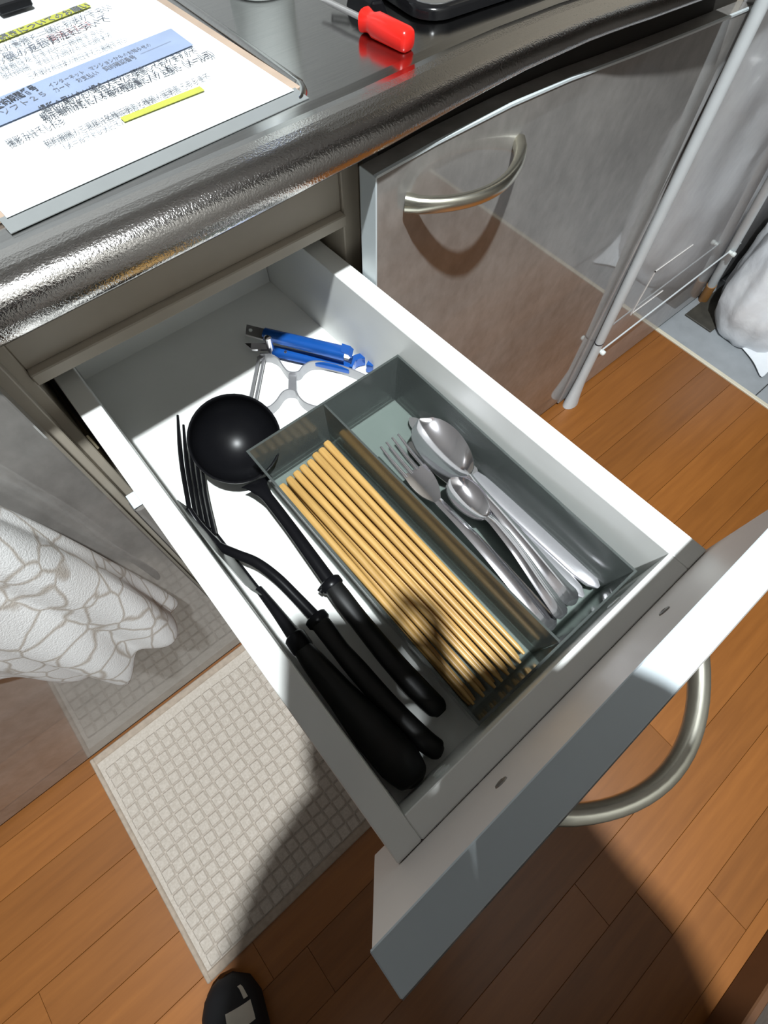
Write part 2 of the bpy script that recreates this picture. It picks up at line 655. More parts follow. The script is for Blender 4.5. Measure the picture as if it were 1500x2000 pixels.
def edge_band(x0, z0, tops, th=0.02, y=0.0):
    """pale edging on the top and left edges of the door, a hair proud"""
    bm = bmesh.new()
    e = 0.0009
    for (xa, za), (xb, zb) in zip(tops, tops[1:]):
        hexa([(xa, y - 0.0008, za - 0.0012), (xb, y - 0.0008, zb - 0.0012), (xb, y + 0.0025, zb - 0.0012), (xa, y + 0.0025, za - 0.0012),
              (xa, y - 0.0008, za + e), (xb, y - 0.0008, zb + e), (xb, y + 0.0025, zb + e), (xa, y + 0.0025, za + e)], bm)
    bx(x0 - e, x0 + 0.0008, y - 0.0006, y + th, z0, tops[0][1], 0, 1, bm)
    return bm


def bow_handle(name, xa, xb, z, y, proud, parent, drop=0.0):
    """bow pull: flat feet at both ends, arching outwards"""
    pts = []
    n = 20
    for i in range(n + 1):
        t = i / n
        x = xa + (xb - xa) * t
        a = math.sin(PI * t)
        yy = y - 0.001 - proud * (a ** 0.72)
        pts.append((x, yy, z - drop * a))
    rad = []
    for i in range(n + 1):
        t = i / n
        e = abs(2 * t - 1)
        rad.append((0.0052 + 0.0012 * e ** 4, 0.0062 + 0.0022 * e ** 4))
    return obj(name, tube(pts, rad, 14, power=2.6), 'nickel', parent, True)


# --- left cabinet with the towel
lc = thing('base_cabinet', 'grey laminate base cabinet left of the open drawer, towel hanging on it', 'cabinet', (-0.5, 0.3, 0))
obj('carcass', bx(-1.1, -0.030, 0.022, 0.58, 0.03, 0.766), 'beige', lc)
obj('plinth', bx(-1.1, -0.030, 0.012, 0.05, 0.0, 0.03), 'plinth', lc)
dl = obj('door', bx(-0.62, -0.0262, 0.0, 0.02, 0.014, 0.745, 0.0012, 1), 'door', lc)
obj('door', bx(-1.1, -0.623, 0.0, 0.02, 0.014, 0.745, 0.0012, 1), 'door', lc)
bow_handle('handle', -0.26, -0.12, 0.728, 0.0, 0.036, dl)

# --- drawer cabinet: stiles, rail, runners
dc = thing('drawer_cabinet', 'narrow cabinet carcass around the open drawer, beige stiles and rail', 'cabinet', (0.14, 0.3, 0))
obj('stile', bx(-0.029, -0.0095, 0.045, 0.56, 0.03, 0.766, 0.001, 1), 'beige', dc)
obj('stile', bx(0.2935, 0.3135, 0.045, 0.56, 0.03, 0.766, 0.001, 1), 'beige', dc)
obj('stile_fillet', bx(-0.029, -0.0185, 0.028, 0.045, 0.03, 0.766, 0.001, 1), 'beige', dc)
obj('rail', bx(-0.0095, 0.2935, 0.048, 0.066, 0.708, 0.766, 0.001, 1), 'beige', dc)
obj('rail_lip', bx(-0.0095, 0.2935, 0.040, 0.066, 0.697, 0.708, 0.001, 1), 'beige', dc)
obj('back_panel', bx(-0.0095, 0.2935, 0.54, 0.556, 0.03, 0.766), 'beige', dc)
obj('shelf', bx(-0.0095, 0.2935, 0.06, 0.54, 0.52, 0.53), 'beige', dc)
obj('plinth', bx(-0.03, 0.3135, 0.012, 0.05, 0.0, 0.03), 'plinth', dc)
obj('runner', bx(-0.0095, -0.0065, 0.05, 0.53, 0.596, 0.618, 0.0006, 1), 'rail', dc)
obj('runner', bx(0.2905, 0.2935, 0.05, 0.53, 0.596, 0.618, 0.0006, 1), 'rail', dc)

# --- closed drawer below
dw = thing('drawer', 'closed lower drawer with grey laminate front directly under the open drawer', 'drawer', (0.14, 0.0, 0.3))
obj('front_panel', bx(-0.0185, 0.288, 0.0, 0.02, 0.288, 0.553, 0.006, 2), 'door', dw)
obj('edging', bx(-0.0165, 0.286, 0.001, 0.0195, 0.5525, 0.5540, 0.0005, 1), 'edge', dw)
obj('drawer_box', bx(0.0, 0.275, 0.0205, 0.5, 0.33, 0.45, 0.001, 1), 'white', dw)
dw2 = thing('drawer', 'closed bottom drawer with grey laminate front just above the floor', 'drawer', (0.14, 0.0, 0.1))
obj('front_panel', bx(-0.0185, 0.288, 0.0, 0.02, 0.014, 0.284, 0.0015, 1), 'door', dw2)
obj('drawer_box', bx(0.0, 0.275, 0.0205, 0.5, 0.06, 0.22, 0.001, 1), 'white', dw2)

# --- right cabinet with the handled door
rc = thing('base_cabinet', 'grey stone-patterned base cabinet right of the drawer with a curved bow handle', 'cabinet', (0.6, 0.3, 0))
obj('carcass', bx(0.3145, 0.866, 0.0175, 0.58, 0.03, 0.740), 'beige', rc)
obj('gap_shade', bx(0.3145, 0.866, 0.0200, 0.040, 0.740, 0.772), 'dark', rc)  # near-black strip: shade of the gap above the door, put into the colour
obj('plinth', bx(0.3145, 0.866, 0.016, 0.05, 0.0, 0.03), 'plinth', rc)
dr = obj('door', frontal(0.2935, 0.866, 0.014, DTOP, 0.02, -0.003), 'door', rc)
obj('door_edging', edge_band(0.2935, 0.014, DTOP, 0.02, -0.003), 'door_edge', dr)
bow_handle('handle', 0.327, 0.471, 0.728, -0.003, 0.036, dr)
# --- far cabinet by the entry
fc = thing('tall_cabinet', 'tall pale glossy cabinet behind the white rack at the entry step', 'cabinet', (1.4, 0.3, 0))
obj('carcass', bx(0.8690, 2.3, 0.0145, 0.58, 0.0, 1.60), 'beige', fc)
pn = obj('panel', frontal(0.8680, 2.3, 0.008, 1.60, 0.02, -0.006), 'panel_far', fc)
bm = bmesh.new()
yl = -0.0065
for a, b_ in (((1.0165, 0.199), (1.0165, 0.309)), ((1.0165, 0.309), (1.143, 0.309)), ((1.0200, 0.2015), (1.1285, 0.2015))):
    x0, x1 = sorted((a[0], b_[0]))
    z0, z1 = sorted((a[1], b_[1]))
    bx(x0 - 0.0011, x1 + 0.0011, yl - 0.001, yl + 0.001, z0 - 0.0011, z1 + 0.0011, 0, 1, bm)
obj('label_outline', bm, 'label_line', pn)

# --- stainless counter top
ct = thing('countertop', 'stainless steel worktop with a rounded embossed front edge', 'countertop', (0.3, 0.3, 0.79))
PROF = [(0.040, 0.7725), (0.004, 0.7725), (-0.008, 0.7727), (-0.0130, 0.7745), (-0.0158, 0.7785), (-0.0168, 0.7840), (-0.0166, 0.7900), (-0.0150, 0.7965),
        (-0.0112, 0.8030), (-0.0050, 0.8082), (0.0020, 0.8103), (0.0090, 0.8108), (0.0180, 0.8103), (0.0250, 0.8094), (0.034, 0.8090), (0.10, 0.8090), (0.598, 0.8090), (0.598, 0.7725)]
LIPZ = [(-9, 0.7770), (0.05, 0.7775), (0.27, 0.7850), (0.43, 0.7905), (0.57, 0.7940), (9, 0.7940)]


def pw(tab, x):
    for (a, p), (b_, q) in zip(tab, tab[1:]):
        if a <= x <= b_:
            return p + (q - p) * (x - a) / (b_ - a)
    return tab[-1][1]


NX = 60
xs = [-1.1 + (2.3 + 1.1) * i / NX for i in range(NX + 1)]
xs = sorted(set([-1.1, -0.5, -0.2, 0.0, 0.15] + [0.2 + 0.025 * i for i in range(32)] + [])); xs = [x for x in xs if x < 0.775] + [0.780]
bm = bmesh.new()
L = []
for x in xs:
    o_ = cy(x)
    kz = (0.812 - pw(LIPZ, x)) / (0.812 - 0.7725)
    L.append([bm.verts.new((x, y + (o_ if y < 0.05 else o_ * 0.3 if y < 0.2 else 0), 0.812 - (0.812 - z) * (kz if z < 0.8091 and y < 0.05 else 1.0))) for y, z in PROF])
for a, b_ in zip(L, L[1:]):
    for k in range(len(PROF)):
        k2 = (k + 1) % len(PROF)
        f = bm.faces.new((a[k], a[k2], b_[k2], b_[k]))
        f.material_index = 1 if k < 12 else 0
bm.faces.new(L[0][::-1])
bm.faces.new(L[-1])
bmesh.ops.recalc_face_normals(bm, faces=bm.faces)
me = bpy.data.meshes.new('worktop')
bm.to_mesh(me)
bm.free()
me.materials.append(M['steel_flat'])
me.materials.append(M['steel_edge'])
top = link('worktop', me, None, ct, True, local=False)
for p in me.polygons:
    if abs(p.normal.z) > 0.99 or abs(p.normal.x) > 0.99:
        p.use_smooth = False
bead = [(0.2530, 0.0243, 0.8080), (0.258, 0.0268, 0.8092), (0.2645, 0.0335, 0.8095), (0.2685, 0.0440, 0.8095), (0.2690, 0.058, 0.8095), (0.2692, 0.2, 0.8095), (0.2692, 0.45, 0.8095)]
bead = [(x + 0.0022, y + 0.016, z) for x, y, z in bead]
obj('drainer_bead', tube(spline(bead, 3), (0.0038, 0.0026), 10), 'steel_flat', ct, True)


# ------------------------------------------------------------------ the open drawer
RIM, FLOORZ = 0.6618, 0.568
YF, YB = -0.378, 0.186


def xr(y):            # outer face of the right side
    return 0.3035 + (0.2885 - 0.3035) * (y - YF) / (0.066 - YF)


od = thing('drawer', 'open white kitchen drawer pulled out, filled with utensils and a cutlery tray', 'drawer', (0.15, -0.1, 0.568))
T = 0.0185
obj('side_panel', bx(0.0, T, YF, YB, 0.556, RIM, 0.0012, 2), 'white', od)
obj('side_panel', hexa([(xr(YF) - 0.0235, YF, 0.556), (xr(YF), YF, 0.556), (xr(YB), YB, 0.556), (xr(YB) - 0.0205, YB, 0.556),
                        (xr(YF) - 0.0235, YF, RIM), (xr(YF), YF, RIM), (xr(YB), YB, RIM), (xr(YB) - 0.0205, YB, RIM)], None, 0.0012), 'white', od)
obj('front_wall', bx(T, xr(YF) - 0.0235, YF, YF + 0.0165, 0.556, RIM - 0.0002, 0.0008, 1), 'white', od)
obj('back_wall', bx(T, 0.264, YB - 0.018, YB, 0.556, RIM - 0.002, 0.0008, 1), 'white', od)
obj('bottom', hexa([(0.012, YF + 0.01, 0.561), (0.288, YF + 0.01, 0.561), (0.270, YB - 0.01, 0.561), (0.012, YB - 0.01, 0.561),
                    (0.012, YF + 0.01, FLOORZ), (0.288, YF + 0.01, FLOORZ), (0.270, YB - 0.01, FLOORZ), (0.012, YB - 0.01, FLOORZ)]), 'white', od)
XA, XB, ZP0, ZP1 = -0.0193, 0.3103, 0.5354, 0.7615
fp = obj('front_panel', bx(XA, XB, YF - 0.0188, YF - 0.0004, ZP0, ZP1, 0.0008, 1), 'inner_white', od)
obj('edging', bx(XA - 0.0004, XB + 0.0004, YF - 0.0190, YF - 0.0001, ZP1 - 0.0004, ZP1 + 0.0008, 0.0006, 1), 'edge', fp)
obj('face_laminate', bx(XA, XB, YF - 0.0196, YF - 0.0188, ZP0, ZP1), 'door', fp)
bow_handle('handle', 0.073, 0.217, 0.700, YF - 0.0196, 0.038, fp)


def screw_head(x, y, z, r, parent, name='screw'):
    mt = Matrix.Translation((x, y, z)) @ Matrix.Rotation(-PI / 2, 4, 'X')
    bm = lathe([(0, 0.0), (r, 0.0), (r * 0.92, 0.0008), (r * 0.45, 0.0012), (r * 0.36, 0.0002), (0, 0.0)], 16, None, mt)
    return obj(name, bm, 'screw', parent, True)


screw_head(0.0677, YF - 0.0004, 0.7138, 0.0042, od)
screw_head(0.2114, YF - 0.0004, 0.7089, 0.0042, od)


def fitting(x, z):
    mt = Matrix.Translation((x, YF + 0.0164, z)) @ Matrix.Rotation(-PI / 2, 4, 'X')
    h = obj('fitting', lathe([(0, 0.0), (0.0058, 0.0), (0.0062, 0.0012), (0.0045, 0.0016), (0.0042, 0.0004), (0, 0.0003)], 18, None, mt), 'plastic_white', od, True)
    mt2 = Matrix.Translation((x, YF + 0.0168, z)) @ Matrix.Rotation(-PI / 2, 4, 'X')
    obj('fitting_hole', lathe([(0, 0.0002), (0.004, 0.0002), (0.004, 0.0), (0, 0.0)], 14, None, mt2), 'dark', h)


fitting(0.0537, 0.6420)
fitting(0.0540, 0.6180)
fitting(0.2305, 0.6380)
obj('slide', bx(-0.004, -0.0002, -0.02, 0.18, 0.570, 0.584, 0.0006, 1), 'rail', od)
obj('slide', bx(0.2895, 0.2932, 0.04, 0.18, 0.570, 0.584, 0.0006, 1), 'rail', od)


# ------------------------------------------------------------------ cutlery tray
TB, TT = FLOORZ + 0.0006, 0.630


def tray_pt(u, v, t, inset):
    """u,v in 0..1 over the plan, t 0 bottom 1 top; inset moves inwards"""
    x0 = 0.0930 + 0.0085 * (1 - t) + inset
    x1 = 0.2700 - 0.0050 * (1 - t) - inset
    y0 = -0.3575 + 0.0050 * (1 - t) + inset
    y1 = -0.0650 - 0.0040 * (1 - t) - inset
    return (x0 + (x1 - x0) * u, y0 + (y1 - y0) * v)


ty = thing('cutlery_tray', 'smoky grey clear plastic two-compartment cutlery tray in the open drawer', 'tray', (0.18, -0.21, TB))


def tray_wall(a, b_):
    th = 0.0022
    pts = []
    for t, z in ((0, TB), (1, TT)):
        o0, o1 = tray_pt(*a, t, 0), tray_pt(*b_, t, 0)
        i1, i0 = tray_pt(*b_, t, th), tray_pt(*a, t, th)
        pts += [(o0[0], o0[1], z), (o1[0], o1[1], z), (i1[0], i1[1], z), (i0[0], i0[1], z)]
    return hexa(pts)


obj('tray_wall', tray_wall((0, 0), (1, 0)), 'smoke', ty)
obj('tray_wall', tray_wall((1, 0), (1, 1)), 'smoke', ty)
obj('tray_wall', tray_wall((1, 1), (0, 1)), 'smoke', ty)
obj('tray_wall', tray_wall((0, 1), (0, 0)), 'smoke', ty)
i0, i1 = tray_pt(0, 0, 0, 0.0022), tray_pt(1, 1, 0, 0.0022)
obj('tray_floor', bx(i0[0], i1[0], i0[1], i1[1], TB, TB + 0.002), 'smoke', ty)
obj('divider', hexa([(0.1785, -0.350, TB + 0.0021), (0.1815, -0.350, TB + 0.0021), (0.1795, -0.0715, TB + 0.0021), (0.1765, -0.0715, TB + 0.0021),
                     (0.1795, -0.3545, TT - 0.0005), (0.1815, -0.3545, TT - 0.0005), (0.1785, -0.0678, TT - 0.0005), (0.1765, -0.0678, TT - 0.0005)]), 'smoke', ty)

# ------------------------------------------------------------------ chopsticks
BK = [(0.1052, -0.0900), (0.1150, -0.0882), (0.1240, -0.0868), (0.1325, -0.0858), (0.1416, -0.0850), (0.1502, -0.0822), (0.1583, -0.0812), (0.1668, -0.0785)]
TP = [(0.1096, -0.3470), (0.1200, -0.3480), (0.1318, -0.3490), (0.1398, -0.3492), (0.1475, -0.3490), (0.1548, -0.3492), (0.1618, -0.3487), (0.1695, -0.3455)]
NTH = ['leftmost', 'second from the left', 'third from the left', 'fourth from the left', 'fifth from the left', 'third from the right', 'second from the right', 'rightmost']


def chopstick(a, b_, label, col):
    """square-shouldered thick end tapering to a round tip"""
    pts, rad = [], []
    A, B = Vector(a), Vector(b_)
    for t in (0.0, 0.008, 0.25, 0.5, 0.75, 0.97, 1.0):
        pts.append(A + (B - A) * t)
        r = 0.0040 - 0.0019 * t
        if t == 0.0:
            r *= 0.86
        if t == 1.0:
            r *= 0.6
        rad.append((r, r))
    bm = tube([p - A for p in pts], rad, 10, power=2.6)
    o = obj('chopstick', bm, 'bamboo', None, True, loc=A)
    tag(o, label, 'chopstick', 'bamboo chopsticks in the left half of the cutlery tray')
    return o


for i in range(8):
    chopstick((BK[i][0], BK[i][1], 0.5875 + 0.0008 * (i % 2)), (TP[i][0], TP[i][1], 0.5815), 'bamboo chopstick in the tray, ' + NTH[i] + ' of the top layer', i)
low_tips = [0.1085, 0.1140, 0.1255, 0.1360, 0.1430, 0.1515, 0.1580, 0.1660]
for i in range(8):
    x = 0.1078 + 0.0086 * i
    chopstick((x, -0.0885 + 0.002 * ((i * 5) % 3), 0.5762), (low_tips[i], -0.3455 - 0.002 * ((i * 3) % 3), 0.5736),
              'bamboo chopstick in the tray, ' + NTH[i] + ' of the bottom layer', i)


# ------------------------------------------------------------------ table cutlery
def outline_sheet(stations, th, across=6, up=Vector((0, 0, 1))):
    """blade-like solid: stations of (centre point, half width, cup depth)"""
    grid = []
    n = len(stations)
    for i, (c, hw, cup) in enumerate(stations):
        c = Vector(c)
        t = (Vector(stations[min(i + 1, n - 1)][0]) - Vector(stations[max(i - 1, 0)][0])).normalized()
        s = t.cross(up).normalized()
        row = []
        for j in range(across + 1):
            q = 2 * j / across - 1
            row.append(c + s * (hw * q) - Vector((0, 0, 1)) * cup * (1 - q * q))
        grid.append(row)
    return sheet(grid, th)


def densify(st, k):
    c = spline([s[0] for s in st], k)
    hw = [v_.x for v_ in spline([(s[1], s[2], 0) for s in st], k)]
    cu = [v_.y for v_ in spline([(s[1], s[2], 0) for s in st], k)]
    return [(p, max(a, 0.0003), max(b_, 0.0)) for p, a, b_ in zip(c, hw, cu)]


def spoon(name, label, bowl_c, bowl_dir, L, W, depth, tilt, hpts, hw0, hw1, group=None):
    """bowl from stations along its axis, then a handle strip through hpts"""
    t = thing(name, label, 'spoon', bowl_c, group)
    d = Vector(bowl_dir).normalized()
    c = Vector(bowl_c)
    st = []
    for k in range(15):
        a = -1 + 2 * k / 14
        wv = W * math.sqrt(max(0.0, 1 - a * a)) * (1.0 - 0.10 * a)
        pos = c + d * (a * L)
        pos.z += tilt * a
        st.append((pos, max(wv, 0.0012), depth * max(0.0, (1 - a * a)) ** 0.8))
    obj('bowl', outline_sheet(st, 0.0012, 10), 'chrome', t, True)
    hs = []
    for k, p in enumerate(hpts):
        f = k / (len(hpts) - 1)
        hs.append((p, hw0 + (hw1 - hw0) * f ** 1.4, -0.0008))
    hs = densify(hs, 5)
    e, e2 = Vector(hs[-1][0]), Vector(hs[-2][0])
    dd = (e - e2).normalized()
    for q in (0.5, 0.85, 1.0):
        hs.append((e + dd * hw1 * q * 0.9, max(hw1 * math.sqrt(1 - q * q), 0.0006), 0))
    hh = [(p, w_, -0.22 * w_) for p, w_, _ in hs]
    o = obj('handle', outline_sheet(hh, 0.0022, 6), 'chrome', t, True)
    return t


def fork(name, label, tips, base, shoulder, neck, hpts, group=None):
    t = thing(name, label, 'fork', neck, group)
    for a, b_ in zip(tips, base):
        A, B = Vector(a), Vector(b_)
        mid = (A + B) / 2 - Vector((0, 0, 0.0012))
        obj('tine', tube(spline([A, mid, B], 4), [(0.0011, 0.0009), (0.0020, 0.0012), (0.0024, 0.0013)], 8), 'chrome', t, True)
    B0, B1 = Vector(base[0]), Vector(base[-1])
    s = (B1 - B0)
    cen = (B0 + B1) / 2
    w0 = s.length / 2 + 0.0018
    nk = Vector(neck)
    st = [(cen + (cen - nk).normalized() * 0.0025, w0, 0.0012), (cen + (nk - cen) * 0.35, w0 * 1.02, 0.002), (cen + (nk - cen) * 0.7, w0 * 0.78, 0.0012), (nk, 0.0034, 0)]
    st = densify(st, 4)
    obj('root', outline_sheet(st, 0.0014, 6), 'chrome', t, True)
    hs = [(p, 0.0032 + (0.0088 - 0.0032) * (k / (len(hpts) - 1)) ** 1.3, 0) for k, p in enumerate([neck] + hpts[1:])]
    hs = densify(hs, 5)
    e, e2 = Vector(hs[-1][0]), Vector(hs[-2][0])
    dd = (e - e2).normalized()
    for q in (0.5, 0.85, 1.0):
        hs.append((e + dd * 0.008 * q, max(0.0088 * math.sqrt(1 - q * q), 0.0006), 0))
    obj('handle', outline_sheet([(p, w_, -0.2 * w_) for p, w_, _ in hs], 0.0024, 6), 'chrome', t, True)
    return t


fork('dinner_fork', 'steel dinner fork on the left of the cutlery pile, tines pointing to the drawer back', 
     [(0.1992, -0.1235, 0.6030), (0.2066, -0.1232, 0.6035), (0.2143, -0.1228, 0.6035), (0.2214, -0.1232, 0.6030)],
     [(0.1985, -0.1625, 0.5965), (0.2057, -0.1625, 0.5962), (0.2130, -0.1625, 0.5962), (0.2200, -0.1625, 0.5965)],
     None, (0.2045, -0.1995, 0.5955), [(0.2045, -0.1995, 0.5955), (0.2040, -0.235, 0.5965), (0.2035, -0.275, 0.594), (0.2030, -0.315, 0.588), (0.2035, -0.338, 0.583)])

spoon('table_spoon', 'large steel table spoon whose wide bowl lies upward at the top of the cutlery pile', (0.2425, -0.1640, 0.6060), (-0.08, -1, 0), 0.0385, 0.0235, 0.009, -0.002,
      [(0.2405, -0.2005, 0.6040), (0.2385, -0.2150, 0.6030), (0.2355, -0.245, 0.603), (0.2335, -0.285, 0.598), (0.2330, -0.322, 0.590), (0.2335, -0.336, 0.586)], 0.0028, 0.0082)

for k, (dx, dz, lab) in enumerate(((0.0, 0.0, 'small steel teaspoon at the top of the nested stack of three'), (0.0035, -0.0032, 'small steel teaspoon in the middle of the nested stack of three'),
                                   (0.0068, -0.0064, 'small steel teaspoon at the bottom of the nested stack of three'))):
    spoon('teaspoon', lab, (0.2215 + dx, -0.2190, 0.6100 + dz), (0.02, -1, 0), 0.0245, 0.0148, 0.0062, -0.003,
          [(0.2220 + dx, -0.2425, 0.6065 + dz), (0.2212 + dx, -0.252, 0.6080 + dz), (0.2175 + dx, -0.282, 0.607 + dz), (0.2135 + dx, -0.315, 0.600 + dz), (0.2115 + dx, -0.3400, 0.594 + dz)],
          0.0022, 0.0046, 'teaspoons nested in the cutlery tray')


def table_knife(label, tip, mid, h0, h1, hw, z0):
    t = thing('table_knife', label, 'knife', h0, 'table knives in the cutlery tray')
    A, B, C_ = Vector(tip), Vector(mid), Vector(h0)
    st = densify([(A, 0.0012, 0), (A + (C_ - A) * 0.08, 0.0062, 0), (A + (C_ - A) * 0.3, 0.0086, 0), (A + (C_ - A) * 0.7, 0.0088, 0), (C_ + (A - C_) * 0.06, 0.0072, 0), (C_, 0.0050, 0)], 3)
    obj('blade', outline_sheet(st, 0.0013, 3), 'satin', t, True)
    D = Vector(h1)
    hp = [C_ + (D - C_) * q for q in (0, 0.06, 0.3, 0.6, 0.85, 0.95, 1.0)]
    obj('handle', tube(hp, [(0.0048, 0.0018), (0.0066, 0.0024), (hw * 0.88, 0.0026), (hw * 0.98, 0.0027), (hw, 0.0028), (hw * 0.75, 0.0026), (hw * 0.2, 0.0012)], 20, power=3.0), 'knife_steel', t, True)
    return t


table_knife('steel table knife along the right tray wall, tip showing behind the big spoon', (0.2560, -0.1030, 0.577), (0.258, -0.15, 0.578), (0.2575, -0.196, 0.583), (0.2605, -0.3480, 0.585), 0.0092, 0.58)
table_knife('steel table knife between the big spoon handle and the right-hand knife', (0.2360, -0.1250, 0.576), (0.238, -0.16, 0.577), (0.2410, -0.205, 0.582), (0.2440, -0.3450, 0.584), 0.0086, 0.58)


# ------------------------------------------------------------------ black utensils
def grip(pts, rad, parent, hook=None):
    g = obj('grip', tube(spline(pts, 5), rad, 18, power=2.5), 'black_grip', parent, True)
    a, b_ = Vector(pts[0]), Vector(pts[1])
    d = (b_ - a).normalized()
    obj('collar', tube([a - d * 0.003, a - d * 0.0015, a + d * 0.004, a + d * 0.006], [(0.008, 0.007), (0.0098, 0.0082), (0.0098, 0.0082), (0.008, 0.007)], 16), 'black', parent, True)
    if hook:
        tube_h = tube([hook[0], hook[1]], [(0.0035, 0.0035), (0.0026, 0.0026)], 10)
        obj('rest_prong', tube_h, 'black', parent, True)
    e = Vector(pts[-1])
    return g


# ladle
la = thing('ladle', 'black nylon soup ladle with a deep round bowl, lying left of the tray', 'ladle', (0.09, -0.05, FLOORZ))
nrm_ = Vector((-0.10, -0.40, 0.90)).normalized()
rc_ = Vector((0.0955, -0.0365, 0.6150))
zq = Vector((0, 0, 1)).rotation_difference(nrm_).to_matrix().to_4x4()
mt = Matrix.Translation(rc_) @ zq
Rr, Dp = 0.0425, 0.0360
prof = []
for k in range(11):
    a = PI / 2 * k / 10
    prof.append((Rr * math.sin(a) if k else 0, -Dp * math.cos(a)))
inner = [(Rr - 0.0003, 0.0010), (Rr - 0.0018, 0.0006)]
for k in range(10, -1, -1):
    a = PI / 2 * k / 10
    inner.append(((Rr - 0.0022) * math.sin(a) if k else 0, -(Dp - 0.002) * math.cos(a)))
obj('bowl', lathe(prof + inner, 40, None, mt), 'black', la, True)
sp = spline([(0.0880, -0.0765, 0.5965), (0.0862, -0.0850, 0.6005), (0.0858, -0.1000, 0.6025), (0.0846, -0.1330, 0.6030), (0.0828, -0.1650, 0.6025), (0.0810, -0.1990, 0.6000)], 5)
obj('stem', tube(sp, [(0.0150, 0.0016), (0.0085, 0.0026), (0.0052, 0.0034), (0.0052, 0.0036), (0.0056, 0.0040), (0.0060, 0.0045)], 14), 'black', la, True)
grip([(0.0808, -0.2000, 0.6000), (0.0802, -0.2150, 0.5995), (0.0799, -0.2380, 0.597), (0.0803, -0.2775, 0.592), (0.0825, -0.3090, 0.587), (0.0850, -0.3290, 0.5835), (0.0853, -0.3350, 0.5825)],
     [(0.0078, 0.0070), (0.0085, 0.0075), (0.0082, 0.0080), (0.0090, 0.0085), (0.0094, 0.0085), (0.0088, 0.0080), (0.0050, 0.0050)], la,
     ((0.0765, -0.1985, 0.600), (0.0690, -0.2000, 0.599)))

# slotted serving fork
sf = thing('serving_fork', 'black nylon serving fork with slotted tines and bent neck by the left drawer wall', 'fork', (0.05, -0.05, FLOORZ))
LB, RB = Vector((0.0252, -0.0724, 0.6120)), Vector((0.0303, -0.0872, 0.5775))
LT, RT = Vector((0.0680, 0.0200, 0.6150)), Vector((0.0660, -0.0030, 0.5800))
nT = 5
for k in range(nT):
    q = k / (nT - 1)
    a = LB + (RB - LB) * q
    b_ = LT + (RT - LT) * q
    mid = (a + b_) / 2 + Vector((-0.0015, 0.001, 0))
    obj('tine', tube(spline([a, mid, b_], 6), [(0.0020, 0.0041), (0.0020, 0.0042), (0.0019, 0.0040), (0.0012, 0.0016)], 8), 'black', sf, True)
nb = Vector((0.0252, -0.0990, 0.5960))
gridp = []
for i in range(6):
    f = i / 5
    a = LB.lerp(nb + Vector((-0.001, 0.001, 0.003)), f)
    b_ = RB.lerp(nb + Vector((0.001, -0.001, -0.003)), f)
    gridp.append([a.lerp(b_, j / 4) for j in range(5)])
obj('head_base', sheet(gridp, 0.0024), 'black', sf, True)
obj('head_rim', tube(spline([(0.0252, -0.0700, 0.6120), (0.0243, -0.0820, 0.6070), (0.0247, -0.0930, 0.6000), (0.0263, -0.1090, 0.5980)], 5), [(0.0026, 0.0036), (0.0034, 0.0042), (0.0040, 0.0042)], 12), 'black', sf, True)
sp = spline([(0.0252, -0.0940, 0.5955), (0.0263, -0.1090, 0.5980), (0.0344, -0.1294, 0.6035), (0.0429, -0.1471, 0.6055), (0.0485, -0.1685, 0.6040), (0.0516, -0.1924, 0.6000), (0.0539, -0.2157, 0.5970)], 5)
obj('stem', tube(sp, [(0.0030, 0.0042), (0.0040, 0.0040), (0.0044, 0.0040), (0.0046, 0.0042), (0.0048, 0.0044), (0.0052, 0.0046)], 14), 'black', sf, True)
grip([(0.0539, -0.2157, 0.5970), (0.0542, -0.2304, 0.5960), (0.0538, -0.2480, 0.5935), (0.0548, -0.2695, 0.5915), (0.0572, -0.3048, 0.5875), (0.0612, -0.3372, 0.5830), (0.0652, -0.3520, 0.5815), (0.0668, -0.3560, 0.581)],
     [(0.0078, 0.0070), (0.0082, 0.0075), (0.0076, 0.0075), (0.0085, 0.0082), (0.0084, 0.0082), (0.0088, 0.0080), (0.0080, 0.0070), (0.0040, 0.0040)], sf)

# broad-handled utensil with a steel blade leaning on the left wall
kn = thing('spatula', 'black broad-handled spatula with a steel blade standing against the left drawer wall', 'spatula', (0.03, -0.2, FLOORZ))
bp_ = [[(0.0222, -0.058, 0.6130), (0.0310, -0.060, 0.5705)], [(0.0218, -0.085, 0.6240), (0.0312, -0.087, 0.5700)], [(0.0220, -0.125, 0.6200), (0.0314, -0.125, 0.5720)], [(0.0255, -0.158, 0.6050), (0.0316, -0.158, 0.5790)], [(0.0305, -0.168, 0.594), (0.0325, -0.168, 0.585)]]
gridp = [[Vector(a).lerp(Vector(b_), j / 4) for j in range(5)] for a, b_ in bp_]
obj('blade', sheet(gridp, 0.001), 'dull_blade', kn, True)
obj('blade_edge', tube(spline([(0.0318, -0.062, 0.5705), (0.0320, -0.087, 0.5702), (0.0322, -0.125, 0.5720), (0.0324, -0.160, 0.5790)], 4), (0.0012, 0.0012), 8), 'black', kn, True)
obj('stem', tube(spline([(0.0318, -0.160, 0.586), (0.0322, -0.187, 0.588), (0.0318, -0.214, 0.588)], 4), [(0.0034, 0.0040), (0.0046, 0.0050), (0.0060, 0.0060)], 14), 'black', kn, True)
obj('collar', tube([(0.0318, -0.2120, 0.588), (0.0318, -0.2140, 0.588), (0.0314, -0.2260, 0.588), (0.0312, -0.2280, 0.588)], [(0.007, 0.007), (0.0092, 0.0085), (0.0092, 0.0088), (0.0084, 0.008)], 14), 'black', kn, True)
